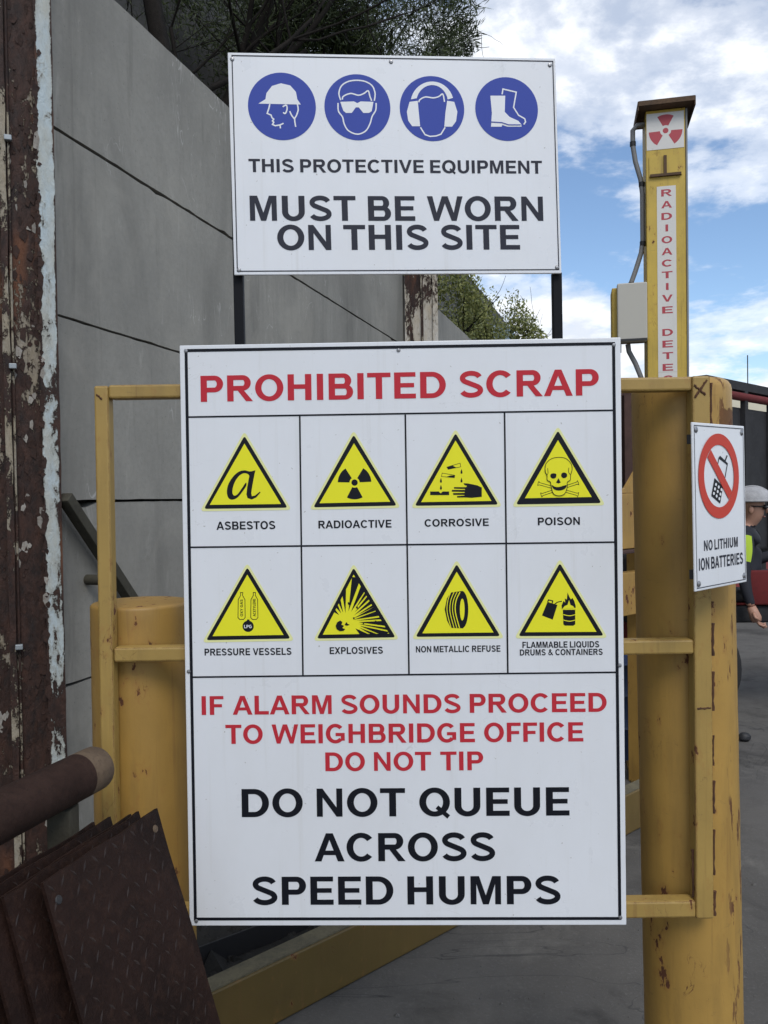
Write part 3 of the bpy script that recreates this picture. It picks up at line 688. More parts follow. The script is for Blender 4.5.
# corrosive
cv = crop(S1, 410, 430, 8.084); rt = triangle(cv, [(368, 24), (38, 613), (714, 603)], [(368, 85), (90, 583), (658, 573)])
sh = []
for P in ([(298, 300), (405, 268), (410, 298), (308, 318)], [(260, 348), (362, 366), (358, 386), (254, 376)]):
    sh.append(('s', PP(cv, P), 4*U, 1))
sh += [('p', PP(cv, [(300, 298), (345, 288), (375, 305), (306, 318)])), ('p', PP(cv, [(295, 378), (325, 368), (362, 366), (358, 386)]))]
for (x, y) in ((416, 340), (416, 410), (250, 412), (250, 468)):
    sh.append(('p', PP(cv, [(x, y-26), (x+8, y), (x+6, y+13), (x-6, y+13), (x-8, y)])))
sh.append(('p', PP(cv, [(163, 497), (232, 497), (248, 512), (264, 497), (316, 497), (316, 526), (163, 526)])))
sh.append(('p', PP(cv, [(432, 430), (470, 432), (545, 448), (580, 465), (580, 540), (500, 548), (440, 545), (382, 546), (380, 534), (440, 530), (440, 524), (350, 524), (348, 510), (442, 508), (442, 500), (338, 498), (338, 484), (444, 484), (444, 476), (356, 474), (355, 462), (452, 462), (462, 452), (440, 444)])))
sym(rt, sh, name='test_tubes_and_hand_symbol')
# poison
cv = crop(S1, 510, 425, 8.084); rt = triangle(cv, [(387, 44), (47, 643), (739, 631)], [(387, 122), (120, 592), (660, 582)])
sh = []
for A_, B2 in (((238, 475), (540, 560)), ((262, 562), (540, 470))):
    p, q = Vector(A_), Vector(B2); d = (q-p).normalized(); nn = Vector((-d.y, d.x))
    for sgn in (1, -1): sh.append(('s', [cv(*(p+nn*9*sgn)), cv(*(q+nn*9*sgn))], 4.5*U))
    for e, dd in ((p, -1), (q, 1)):
        sh.append(('s', PP(cv, [tuple(e+nn*9), tuple(e+nn*17+d*10*dd), tuple(e+nn*4+d*12*dd), tuple(e-nn*4+d*12*dd), tuple(e-nn*17+d*10*dd), tuple(e-nn*9)]), 4.5*U))
sym(rt, sh, name='crossed_bones_symbol')
sk = [(390, 262), (330, 275), (288, 318), (284, 375), (298, 410), (300, 445), (325, 462), (332, 500), (350, 555), (395, 572), (440, 556), (460, 505), (462, 462), (485, 445), (488, 405), (500, 360), (492, 315), (450, 272)]
sym(rt, [('p', PP(cv, sk, True))], M_PYEL, 'skull_field', 0.0022)
sh = [('s', PP(cv, sk, True), 5*U, 1), ('p', PP(cv, [(350, 390), (372, 398), (368, 425), (345, 434), (326, 420), (328, 398)], True)), ('p', PP(cv, [(438, 384), (458, 396), (456, 420), (430, 430), (412, 412), (418, 390)], True)),
      ('p', PP(cv, [(390, 430), (408, 465), (392, 472), (370, 466)])), ('p', PP(cv, [(335, 485), (365, 500), (400, 500), (455, 485), (442, 515), (400, 530), (355, 520)], True)), ('s', SP(cv, [(302, 350), (306, 385), (298, 405)]), 4*U), ('s', SP(cv, [(474, 345), (472, 380), (484, 400)]), 4*U)]
sym(rt, sh, name='skull_symbol', base=0.0026)
# pressure vessels
cv = crop(S1, 200, 560, 8.084); rt = triangle(cv, [(383, 58), (50, 648), (732, 635)], [(383, 118), (102, 615), (676, 605)])
sh = []
for x in (337, 440):
    sh.append(('s', PP(cv, [(x-9, 262), (x+9, 262), (x+8, 285), (x+27, 320), (x+29, 465), (x+15, 480), (x-15, 480), (x-29, 465), (x-27, 320), (x-8, 285)]), 5.5*U, 1))
sh += [('p', [tuple(Vector(cv(390, 535)) + Vector((math.cos(a_), math.sin(a_)))*46*U) for a_ in [2*math.pi*i/28 for i in range(28)]]), ('p', PP(cv, [(375, 498), (385, 478), (402, 482), (402, 498)]))]
sym(rt, sh, name='gas_cylinder_symbol')
for txt, x, y0_, y1_ in (("OXY GAS", 349, 455, 318), ("ACETYLENE", 452, 455, 312)):
    u, v = cv(x, y0_); u1, v1 = cv(x, y1_)
    lettering(txt, u, u + (v1-v), v, v + 22*U, M_BLACK, rt, 0.0012, rot=math.pi/2)
u0, v0 = cv(358, 550); u1, v1 = cv(420, 523); lettering("LPG", u0, u1, v0, v1, M_PWHITE, rt, 0.0019)
# explosives
cv = crop(S1, 310, 560, 8.084); O = [(353, 61), (55, 635), (692, 625)]; I = [(353, 118), (104, 603), (640, 594)]
rt = triangle(cv, O, I)
bc = Vector((292, 497)); sh = []
def hit(ang):
    d = Vector((math.cos(R(ang)), -math.sin(R(ang)))); best = 1e9
    for i in range(3):
        p, q = Vector(I[i]), Vector(I[(i+1) % 3]); e = q-p; den_ = d.x*e.y-d.y*e.x
        if abs(den_) < 1e-9: continue
        w = p-bc; t_ = (w.x*e.y-w.y*e.x)/den_; s_ = (w.x*d.y-w.y*d.x)/den_
        if t_ > 0 and 0 <= s_ <= 1: best = min(best, t_)
    return d*best
for ang, hw, fr_ in ((137, 5, .62), (121, 4.5, .55), (108, 4, .45), (94, 4, .30), (77, 5.5, .24), (63, 4.5, .30), (54.5, 2.5, .5), (47, 3, .40), (38, 3.2, .33), (30, 2.2, .45), (24, 3.6, .28), (14.5, 4.5, .25), (5.5, 1.6, .30), (-2.5, 3.6, .34), (-10, 1.6, .30), (-17, 3.5, .35), (-24.5, 2.6, .5), (-36, 7, .55)):
    p1, p2 = hit(ang-hw), hit(ang+hw); mid_ = hit(ang)*fr_
    sh.append(('p', [cv(*(bc+p1*1.03)), cv(*(bc+hit(ang)*1.03)), cv(*(bc+p2*1.03)), cv(*(bc+mid_))]))
for x, y, r_ in ((314, 350, 11), (380, 382, 10), (355, 470, 9), (432, 510, 8), (532, 497, 9), (398, 570, 8)):
    sh.append(('p', PP(cv, [(x-r_*.7, y-r_), (x+r_*.8, y-r_*.6), (x+r_*.6, y+r_), (x-r_*.6, y+r_*.8)])))
sh.append(('p', PP(cv, [(245, 488), (220, 502), (208, 530), (216, 558), (240, 574), (270, 572), (286, 558), (262, 548), (275, 530), (255, 522), (262, 500)])))
sh.append(('p', PP(cv, [(280, 522), (296, 500), (305, 515), (322, 522), (300, 530)])))
sym(rt, sh, name='blast_symbol')
# tyre
cv = crop(S1, 410, 560, 8.084); rt = triangle(cv, [(377, 31), (45, 621), (730, 615)], [(377, 95), (100, 592), (675, 585)])
ell = lambda cx_, cy_, rx_, ry_, a0=0, a1=360, n_=40: [(cx_+rx_*math.cos(R(a0+(a1-a0)*i/n_)), cy_+ry_*math.sin(R(a0+(a1-a0)*i/n_))) for i in range(n_)]
sym(rt, [('p', PP(cv, [(330, 262), (420, 250), (430, 552), (330, 548), (300, 490), (280, 400), (298, 310)])), ('p', PP(cv, ell(420, 400, 51, 151)))], name='tyre_symbol')
sh = [('p', PP(cv, ell(422, 400, 19, 88)))]
for dx in (0, 26, 50, 74): sh.append(('s', SP(cv, [(330+dx, 258), (305+dx*0.9, 330), (300+dx*0.9, 420), (332+dx*.92, 548)]), (6 if dx < 70 else 8)*U))
sym(rt, sh, M_PYEL, 'tyre_tread_symbol', 0.0014)
# flammable drums
cv = crop(S1, 515, 560, 8.084); rt = triangle(cv, [(362, 24), (27, 615), (717, 611)], [(362, 85), (82, 583), (658, 580)])
sym(rt, [('p', PP(cv, [(262, 338), (300, 350), (342, 362), (304, 482), (217, 448)])), ('s', PP(cv, [(264, 340), (270, 322), (304, 330), (300, 350)]), 9*U), ('s', SP(cv, [(318, 358), (345, 340), (378, 333)]), 8*U),
         ('p', PP(cv, [(386, 402), (486, 402), (486, 520), (470, 530), (404, 530), (390, 520)])),
         ('p', PP(cv, [(378, 400), (376, 365), (392, 330), (405, 345), (402, 310), (418, 320), (424, 262), (440, 300), (452, 318), (462, 305), (478, 330), (490, 372), (486, 400), (470, 372), (448, 362), (436, 322), (424, 360), (400, 372)]))], name='burning_drum_symbol')
sym(rt, [('s', SP(cv, [(388, 440), (440, 450), (488, 440)]), 6*U), ('s', SP(cv, [(388, 484), (440, 494), (488, 484)]), 6*U), ('s', SP(cv, [(384, 392), (440, 384), (488, 392)]), 8*U)], M_PYEL, 'drum_band_symbol', 0.0015)

# ---- protective equipment sign above -------------------------------------------------------------
S2 = Sign((0.0392, 1.7773, 2.3055), -1.0, -0.82, 5.0)
s2 = empty('safety_sign', label='white protective equipment sign with four blue discs, above the big sign', cat='sign'); s2.matrix_world = S2.M()
tray(s2, 0.70, 0.465, 0.006, 0)
a = Art(); a.stroke([S2.uv(232.0, 55.6), S2.uv(552.7, 61.4), S2.uv(558.8, 269.6), S2.uv(237.4, 271.3)], 0.0022, closed=True); a.build('border_line', M_INK, s2)
text_px(S2, "THIS PROTECTIVE EQUIPMENT", 248.6, 542.0, 159.9, 172.9, M_INK, s2)
text_px(S2, "MUST BE WORN", 249.8, 543.0, 196.2, 220.8, M_INK, s2)
text_px(S2, "ON THIS SITE", 277.2, 519.8, 225.0, 249.8, M_INK, s2)
for px, py in ((232.2, 59.2), (549.8, 65.2), (239.0, 270.0), (557.0, 267.4), (391.0, 61.8)): screw(s2, *S2.uv(px, py), r=0.0045)
U2 = 1/4.518*1.775/830
cvA = crop(S2, 230, 60, 4.518); cvB = crop(S2, 390, 60, 4.518)
def disc(cv, x, y, r):
    a = Art(0.0005); c = cv(x, y); a.disc(*c, r*U2*1.012, 64); return a.build('blue_disc', M_BLUE, s2)
d1 = disc(cvA, 235, 210, 148); cv = cvA
sym(d1, [('p', PP(cv, [(128, 198), (160, 178), (165, 150), (190, 118), (230, 106), (272, 116), (298, 145), (304, 178), (320, 202)])),
         ('s', PP(cv, [(180, 200), (176, 218), (168, 242), (186, 250), (190, 262), (198, 268), (192, 276), (198, 282), (192, 292), (205, 298), (226, 294), (242, 287)]), 6*U2), ('s', PP(cv, [(226, 294), (228, 310)]), 6*U2),
         ('s', SP(cv, [(238, 212), (254, 205), (258, 222), (250, 242), (240, 238)]), 6*U2), ('s', SP(cv, [(304, 200), (308, 225), (300, 252), (292, 268), (297, 303)]), 6*U2), ('s', SP(cv, [(270, 232), (278, 250), (292, 268)]), 6*U2)], M_PWHITE, 'helmet_head_symbol', 0.0008)
d2 = disc(cvA, 576, 214, 146)
sym(d2, [('s', SP(cv, [(500, 182), (492, 150), (506, 115), (545, 95), (600, 95), (640, 115), (655, 150), (652, 185)]), 6*U2), ('s', SP(cv, [(508, 180), (512, 165), (545, 152), (580, 160), (605, 152), (624, 140), (632, 165), (640, 185)]), 6*U2),
         ('p', PP(cv, [(498, 190), (560, 188), (575, 196), (590, 188), (648, 190), (640, 232), (628, 240), (602, 240), (582, 215), (568, 215), (550, 240), (524, 240), (512, 230)])),
         ('s', SP(cv, [(488, 195), (490, 232), (508, 258), (516, 290), (535, 320), (575, 336), (612, 322), (632, 290), (642, 256), (658, 228), (660, 195)]), 6*U2)], M_PWHITE, 'goggles_head_symbol', 0.0008)
cv = cvB; d3 = disc(cvB, 190, 220, 145)
arcT = [(190+98*math.cos(R(a_)), 200-102*math.sin(R(a_))) for a_ in range(168, 11, -8)]; arcI = [(190+72*math.cos(R(a_)), 196-82*math.sin(R(a_))) for a_ in range(12, 169, 8)]
sym(d3, [('p', PP(cv, arcT+arcI)), ('p', PP(cv, [(88, 190), (125, 185), (130, 240), (136, 300), (100, 300), (82, 275), (76, 235)], False)), ('p', PP(cv, [(258, 185), (290, 190), (304, 235), (298, 278), (280, 302), (245, 302), (250, 240)])),
         ('s', SP(cv, [(130, 192), (135, 180), (160, 168), (195, 172), (220, 166), (238, 155), (246, 190)]), 6*U2), ('s', PP(cv, [(137, 305), (158, 338), (180, 346), (208, 344), (230, 336), (249, 305)]), 6*U2)], M_PWHITE, 'ear_muff_head_symbol', 0.0008)
d4 = disc(cvB, 527, 222, 143)
sym(d4, [('p', PP(cv, [(453, 162), (520, 162), (518, 235), (540, 258), (580, 276), (592, 290), (594, 302), (530, 302), (506, 294), (504, 302), (456, 302), (460, 240)])),
         ('s', PP(cv, [(506, 156), (510, 132), (570, 146), (558, 215), (580, 250), (608, 266), (612, 280), (604, 292)]), 6*U2)], M_PWHITE, 'boots_symbol', 0.0008)
sym(d4, [('s', PP(cv, [(456, 281), (505, 284), (535, 294), (590, 294)]), 4*U2)], M_BLUE, 'sole_line', 0.0016)
# its two posts
def post(x, y, z0, z1, label):
    o = empty('sign_post', (x, y, z0), label=label, cat='post', group='black posts of the upper sign')
    b = MB(); b.box((-0.0102, -0.0102, 0), (0.0102, 0.0102, z1-z0)); b.build('tube', M_POST, o, bevel=0.002)
    b = MB(); b.box((-0.009, min(-0.012, 1.7545-y), 0.03), (0.009, -0.0104, 0.05)); b.build('bracket', M_POST, o)
    b = MB(); b.box((-0.009, min(-0.012, 1.7545-y), 0.555), (0.009, -0.0104, 0.568)); b.build('bracket', M_POST, o)
    o.rotation_euler = (0, R(-0.25), 0)
post(-0.2975, 1.769, 1.26, 2.30, 'left black post holding up the protective equipment sign')
post(0.3885, 1.8265, 1.26, 2.085, 'right black post holding up the protective equipment sign')

# ---- small no-lithium sign -----------------------------------------------------------------------
S3 = Sign((0.6945, 1.7111, 1.5724), -0.371, -0.60, 41.746)
K3 = 0.965
S3 = Sign((0.6945*K3, 1.7111*K3, CAMZ + (1.5724-CAMZ)*K3), -0.371, -0.60, 41.746)
s3 = empty('battery_sign', label='small white NO LITHIUM ION BATTERIES sign angled beside the right bollard', cat='sign'); s3.matrix_world = S3.M()
w3, h3 = 0.223*K3, 0.335*K3
tray(s3, w3, h3, 0.004, 0)
a = Art(); q = 0.006; a.stroke([(-w3/2+q, h3/2-q), (w3/2-q, h3/2-q), (w3/2-q, -h3/2+q), (-w3/2+q, -h3/2+q)], 0.0016, closed=True); a.build('border_line', M_INK, s3)
cv = crop(S3, 690, 420, 9.31); c = cv(268, 522); rr = abs(cv(268, 128)[1]-cv(268, 918)[1])/2; ri = rr*0.735
ph = [[(275, 332), (348, 408), (340, 420), (266, 345)]]
sym(s3, [('p', PP(cv, [(268, 345), (278, 332), (352, 405), (345, 425), (335, 412), (268, 360)])), ('s', PP(cv, [(346, 410), (322, 545)], False), 0.0030), ('s', PP(cv, [(268, 350), (254, 420)]), 0.0030), ('s', PP(cv, [(325, 378), (344, 330)]), 0.0040),
         ('p', PP(cv, [(226, 540), (305, 620), (278, 778), (196, 706)]))], name='phone_symbol', base=0.0006)
sh = []
for i in range(3):
    for j in range(3):
        x = 238 - 10*j + 25*i; y = 600 + 42*j + 24*i
        sh.append(('p', PP(cv, ell(x, y, 8.5, 15, n_=10))))
sym(s3, sh, M_PWHITE, 'phone_key_symbol', 0.001)
a = Art(0.0013); a.ring(*c, ri, rr, 0, 360, 72); 
p, q_ = cv(172, 310), cv(372, 705); a.stroke([p, q_], rr*0.245); a.build('prohibition_ring', M_RED_RING, s3)
text_px(S3, "NO LITHIUM", 703.8, 737.6, 538.6, 548.8, M_INK, s3, gap=0.11); text_px(S3, "ION BATTERIES", 698.7, 742.8, 555.4, 567.2, M_INK, s3, gap=0.11)
for sx in (-1, 1):
    for sz in (-1, 1): screw(s3, sx*(w3/2-0.013), sz*(h3/2-0.014), 0.0062)
for z in (-0.13, 0.13):
    b = MB(); b.box((-0.10, 0.0045, z-0.009), (-0.035, 0.016, z+0.009)); b.build('bracket', M_DARK, s3)
b = MB(); b.box((-0.050, 0.0165, -0.14), (-0.036, 0.024, 0.14)); b.build('mounting_strip', M_DARK, s3)

# ------------------------------------------------------------------ pipe rail and stacked tread plates
PX, PY, PZ = -0.566, 1.605, 1.082
rail = empty('pipe_rail', (PX, PY, 0), label='brown rusted pipe rail with a worn pale end at the lower left', cat='rail')
e0 = Vector((0, 0, PZ)); e1 = e0 - WD*1.9
b = MB(); b.tube([e0 - WD*0.055, e1], 0.0425, 28); b.build('pipe', M_PIPE, rail, smooth=True)
b = MB(); pts = [e0 - WD*0.055, e0 - WD*0.006, e0 + WD*0.0, e0 + WD*0.004, e0 + WD*0.005]; b.tube(pts, [0.0428, 0.0425, 0.0405, 0.035, 0.020], 28); b.build('end_cap', M_PIPE_END, rail, smooth='all')
for t_ in (0.10, 1.5):
    b = MB(); p = e0 - WD*t_; b.box((p.x-0.022, p.y-0.022, -0.05), (p.x+0.022, p.y+0.022, PZ-0.041)); b.build('post', M_BRACE if t_ < 1 else M_PIPE, rail, bevel=0.003)
plates_meta = [(0.0, 0.0, 0.303, 0.0, 'front dark rusted tread plate leaning in the stack, square corner upright'), (0.031, -0.012, 0.335, 0.6, 'second rusted tread plate from the front of the leaning stack'),
               (0.043, -0.018, 0.36, 0.3, 'third rusted tread plate from the front of the leaning stack'), (0.078, -0.030, 0.36, 1.3, 'fourth rusted tread plate from the front of the leaning stack'),
               (0.098, -0.05, 0.40, 1.8, 'rearmost rusted tread plate of the leaning stack, nearest the pipe')]
lug = None
for idx, (dl, e, Lw, tilt, lab) in enumerate(plates_meta):
    TR = Vector((-0.42, 1.5, 1.04)) - WN*dl + WD*e; TR.z = 1.04 - 0.004*idx
    ta = R(18.0 - tilt); dn = (Vector((0, 0, -1))*math.cos(ta) + WN*math.sin(ta)).normalized()
    Hh = TR.z/math.cos(ta)
    base = TR + dn*Hh - WD*Lw/2
    o = empty('tread_plate', base, label=lab, cat='steel plate', group='rusted tread plates stacked against the pipe rail')
    X = WD; Z = -dn; Y = Z.cross(X).normalized()         # Y into the stack (away from the viewer side)
    if Y.dot(WN) > 0: Y = -Y
    MP = Matrix(((X.x, Y.x, Z.x, 0), (X.y, Y.y, Z.y, 0), (X.z, Y.z, Z.z, 0), (0, 0, 0, 1)))
    b = MB(); rnd = random.Random(idx)
    out = [(-Lw/2, 0.0), (Lw/2, 0.0)] + [(Lw/2 + rnd.uniform(-.004, .0015), Hh*i/14) for i in range(1, 14)] + [(Lw/2, Hh)] + [(Lw/2 - Lw*i/8, Hh + rnd.uniform(-.0035, .001)) for i in range(1, 8)] + [(-Lw/2, Hh)]
    b.prism(out, MP, 0.006); b.build('sheet', M_PLATE, o)
    if idx in (0, 1, 3):
        t = MB(); st = 0.026
        for i in range(int(Lw/st)+1):
            for j in range(int(Hh*0.62/st)):
                u = -Lw/2 + 0.012 + i*st; v = Hh - 0.014 - j*st
                if u > Lw/2-0.012 or rnd.random() < 0.30: continue
                an = R(52 if (i+j) % 2 else 128); du, dv = math.cos(an)*0.010, math.sin(an)*0.010; nu, nv = -math.sin(an)*0.0024, math.cos(an)*0.0024
                hh = 0.0010*rnd.uniform(0.15, 1.0)
                q = [(u-du, 0, v-dv), (u+nu, 0, v+nv), (u+du, 0, v+dv), (u-nu, 0, v-nv), (u-du*.3, -hh, v-dv*.3), (u+du*.3, -hh, v+dv*.3)]
                t.add([MP @ Vector(p) for p in q], [(0, 4, 3), (0, 1, 4), (1, 5, 4), (1, 2, 5), (2, 3, 5), (3, 4, 5)])
        t.build('raised_tread', M_TREAD, o, kind='stuff')
    if idx == 0:
        for (u, v, m_) in ((Lw/2-0.022, Hh-0.03, M_PIPE_END), (-Lw/2+0.02, Hh-0.035, M_DARK), (-Lw/2+0.03, Hh-0.33, M_SCREW)):
            t = MB(); t.lathe([(0.007, 0), (0.006, 0.0015), (0.0, 0.002)], 12, MP @ Matrix.Translation((u, 0, v)) @ Matrix.Rotation(R(90), 4, 'X')); t.build('bolt_spot', m_, o)

# ------------------------------------------------------------------ low yellow kerb beam and guard rails behind the sign
BD = Vector((0.733, 0.680, 0)).normalized(); BN = Vector((0.680, -0.733, 0)).normalized()
K0 = Vector((-0.111, 2.716, 0))
def along(s, off=0.0, z=0.0): p = K0 + BD*s + BN*off; p.z = z; return p
BROT = Matrix(((BD.x, -BN.x, 0, 0), (BD.y, -BN.y, 0, 0), (0, 0, 1, 0), (0, 0, 0, 1)))
kb = empty('kerb_beam', along(0), label='low yellow steel beam lying diagonally on the ground behind the sign', cat='beam')
b = MB(); b.box((-0.72, 0.0, 0.002), (2.35, 0.07, 0.19)); b.v = [tuple(BROT @ Vector(v)) for v in b.v]; b.build('beam', M_YEL_SHADE, kb, bevel=0.006)
M_GRIME = rust_mat('grimy_beam_top', (0.10, 0.09, 0.06), (0.16, 0.14, 0.085), (0.05, 0.045, 0.035), 2)
b = MB(); b.box((-0.72, 0.004, 0.1905), (2.35, 0.066, 0.196)); b.v = [tuple(BROT @ Vector(v)) for v in b.v]; b.build('top_grime', M_GRIME, kb)
gr = empty('guard_rail', along(1.55, -0.25), label='yellow guard rail glimpsed between the big sign and the right bollard', cat='rail')
def gbox(nm, s0, s1, z0, z1, y0, y1, m=M_YEL):
    b = MB(); b.box((s0-1.55, y0, z0), (s1-1.55, y1, z1)); b.v = [tuple(BROT @ Vector(v)) for v in b.v]; return b.build(nm, m, gr, bevel=0.004)
gbox('rail_beam', 0.75, 2.42, 0.96, 1.185, 0.0, 0.06)
gbox('rail_beam', 0.75, 2.42, 1.31, 1.60, 0.0, 0.06)
gbox('rail_lip', 0.75, 2.42, 1.288, 1.306, -0.03, 0.06, M_RUSTBIN)
gbox('post', 0.80, 0.88, 0.0, 1.66, 0.064, 0.14); gbox('post', 2.34, 2.42, 0.0, 1.66, 0.064, 0.14)
b = MB(); b.prism([(0.45, 1.603), (0.77, 1.603), (0.77, 1.80), (0.70, 1.74), (0.58, 1.63)], BROT @ Matrix.Translation((0, 0.01, 0)), 0.02); b.build('gusset', M_YEL, gr)
# blue drum behind the guard rail
dr = empty('drum', (1.42, 5.2, 0), label='blue drum standing on the ground behind the guard rail', cat='drum')
M_DRUM = mat('blue_drum_paint', (0.02, 0.045, 0.12), 0.5)
b = MB(); b.lathe([(0.28, 0), (0.29, 0.01), (0.29, 0.28), (0.30, 0.30), (0.29, 0.32), (0.29, 0.58), (0.30, 0.60), (0.29, 0.62), (0.29, 0.87), (0.295, 0.88), (0.28, 0.885), (0.275, 0.87), (0, 0.868)], 36); b.v = [(x, y, z*0.66) for x, y, z in b.v]; b.build('shell', M_DRUM, dr, smooth=True)
b = MB(); b.lathe([(0.035, 0.572), (0.035, 0.585), (0, 0.586)], 12, Matrix.Translation((0.15, 0, 0))); b.build('bung', M_DARK, dr)
# rust brown skip bin farther back
sk_ = empty('skip_bin', (1.5, 7.6, 0), label='rust brown steel skip bin far behind the big sign', cat='bin')
b = MB(); b.add([(-1.3, -.6, .12), (1.3, -.6, .12), (1.3, .6, .12), (-1.3, .6, .12), (-1.0, -.8, 2.75), (0.98, -.8, 2.75), (0.98, .8, 2.75), (-1.0, .8, 2.75), (-.94, -.74, 2.75), (.92, -.74, 2.75), (.92, .74, 2.75), (-.94, .74, 2.75), (-.94, -.6, .3), (.92, -.6, .3), (.92, .6, .3), (-.94, .6, .3)],
    [(3, 2, 1, 0), (0, 1, 5, 4), (1, 2, 6, 5), (2, 3, 7, 6), (3, 0, 4, 7), (4, 5, 9, 8), (5, 6, 10, 9), (6, 7, 11, 10), (7, 4, 8, 11), (8, 9, 13, 12), (9, 10, 14, 13), (10, 11, 15, 14), (11, 8, 12, 15), (12, 13, 14, 15)])
b.v = [(x*0.62, y, z*0.9) for x, y, z in b.v]; b.build('tub', M_RUSTBIN, sk_)
for x in (-.5, 0, .5):
    b = MB(); b.box((x-.04, -.86, .14), (x+.04, -.62, 2.4)); b.build('rib', M_RUSTBIN, sk_)
for x in (-.6, .6):
    b = MB(); b.box((x-.05, -.58, 0), (x+.05, .58, .125)); b.build('skid', M_RUSTBIN, sk_)

M_LITTER = rust_mat('dark_litter', (0.006, 0.006, 0.0055), (0.015, 0.014, 0.012), (0.03, 0.026, 0.02), 2)
# dark dirt and leaf litter along the wall foot
rnd = random.Random(5); t = MB()
def inside(x, y):
    p = Vector((x, y, 0)); return (p-K0).dot(BN) < -0.085 and (p-W0).dot(WN) > 0.01
dm = MB(); P = [wp(1.9, 0.02, 0.004), wp(4.6, 0.02, 0.004), along(1.2, -0.08, 0.004), along(-0.72, -0.08, 0.004)]
dm.add(P, [(0, 3, 2, 1)]); dm.build('dirt_strip', M_LITTER, kind='structure')
for i in range(2600):
    x, y = rnd.uniform(-1.3, 0.6), rnd.uniform(2.0, 4.3)
    if not inside(x, y): continue
    s = rnd.uniform(0.006, 0.03) if rnd.random() > .06 else rnd.uniform(0.04, 0.09); a0 = rnd.uniform(0, 6.3); h = s*rnd.uniform(.3, .9)
    q = [(x+s*math.cos(a0+k*1.57)*rnd.uniform(.6, 1.2), y+s*math.sin(a0+k*1.57)*rnd.uniform(.6, 1.2), 0.004) for k in range(4)] + [(x+rnd.uniform(-.3, .3)*s, y+rnd.uniform(-.3, .3)*s, 0.004+h)]
    t.add(q, [(0, 1, 4), (1, 2, 4), (2, 3, 4), (3, 0, 4)])
tag(t.build('litter', M_LITTER), 'dark rubble and leaf litter between the wall and the yellow beam', 'litter', kind='stuff')
sc_ = empty('scrap_angle', (-0.62, 2.80, 0.0), R(38), label='black angle iron lying in the litter behind the yellow beam', cat='bar')
b = MB(); b.box((-0.42, 0, 0.006), (0.5, 0.008, 0.085)); b.build('upright_flange', M_DARK, sc_)
b = MB(); b.box((-0.42, 0.0085, 0.006), (0.5, 0.09, 0.013)); b.build('flat_flange', M_DARK, sc_)
# pebbles on the yard
t = MB()
for i in range(2600):
    x, y = rnd.uniform(-0.2, 4.2), 2.3 + 7*rnd.random()**1.6
    if (Vector((x, y, 0))-K0).dot(BN) < 0.03: continue
    s = rnd.uniform(0.0015, 0.0045) if rnd.random() < 0.93 else rnd.uniform(0.006, 0.014); q = [(x+s*math.cos(k*1.257+i), y+s*math.sin(k*1.257+i)*rnd.uniform(.6, 1.1), 0.0005) for k in range(5)] + [(x, y, s*0.8)]
    t.add(q, [(k, (k+1) % 5, 5) for k in range(5)])
tag(t.build('pebbles', M_GROUND), 'scattered small stones on the grey yard', 'stones', kind='stuff')
b = MB(); b.ball((0, 0, 0.035), (0.042, 0.035, 0.03), n=10); 
b.v = [(x*(1+.25*mnoise.noise(Vector((x*40, y*40, z*40)))), y, z) for x, y, z in b.v]
o = b.build('rubber_lump', M_DARK, smooth=True, label='small black lump on the yard right of the tall bollard', cat='debris'); o.location = (2.295, 5.3, -0.008)

# ------------------------------------------------------------------ radiation detector tower
TY, TX, TROT = 4.6, 1.577, -12.4
tw = empty('detector_tower', (TX, TY, 0), R(TROT), label='tall yellow radiation detector tower with red vertical lettering and trefoil', cat='tower')
ST = Sign((TX, TY, 2.6), 0, 0, TROT)
w_ = 0.208; b = MB(); b.box((-w_/2, 0, 0), (w_/2, 0.20, 3.708)); b.build('body', M_YEL_TOWER, tw, bevel=0.004)
b = MB(); b.box((w_/2+0.001, -0.004, 0.02), (w_/2+0.010, 0.198, 3.70)); b.build('edge_trim', M_CONDUIT, tw)
b = MB(); b.box((-0.143, -0.060, 3.710), (0.143, 0.235, 3.730)); b.box((-0.146, -0.066, 3.712), (0.146, -0.0605, 3.738)); b.box((-0.150, -0.062, 3.690), (-0.144, 0.240, 3.738)); b.box((0.144, -0.062, 3.690), (0.150, 0.240, 3.738)); b.build('cap_roof', M_CAP, tw)
def tz(v): return v + 2.6
def plate_px(nm, x0, x1, y0, y1, m, h=0.002):
    (u0, v1), (u1, v0) = ST.uv(x0, (y0+y1)/2), ST.uv(x1, (y0+y1)/2)
    xm = (x0+x1)/2; v1 = ST.uv(xm, y0)[1]; v0 = ST.uv(xm, y1)[1]
    b = MB(); b.box((u0, -h, tz(v0)), (u1, -0.0002, tz(v1))); return b.build(nm, m, tw), (u0, u1, tz(v0), tz(v1))
M_TWHITE = sign_white('weathered_white_plate', (0.66, 0.64, 0.60))
_, (u0, u1, v0, v1) = plate_px('trefoil_plate', 646.5, 684, 112.5, 149, M_TWHITE)
cx, cy = (u0+u1)/2+0.002, v0+(v1-v0)*0.50; rr = (u1-u0)*0.45
a = Art(0.0022)
a.disc(cx, cy, rr*0.17)
for A0 in (90, 210, 330): a.ring(cx, cy, rr*0.33, rr*1.0, A0-29, A0+29, 12)
a.build('trefoil_symbol', M_FADERED, tw)
plate_px('cover_plate', 649, 682, 156, 176, M_YEL_TOWER, 0.006)
_, (u0, u1, v0, v1) = plate_px('ledge', 650, 681, 174, 176.5, M_CAP, 0.016)
plate_px('latch', 663.5, 666.5, 156, 174, M_CAP, 0.014)
_, (u0, u1, v0, v1) = plate_px('lettering_strip', 657.5, 676.5, 186, 372, M_TWHITE, 0.0015)
b = MB(); b.box((u0, -0.0014, 1.05), (u1, -0.0002, v0-0.001)); b.build('lettering_strip', M_TWHITE, tw)
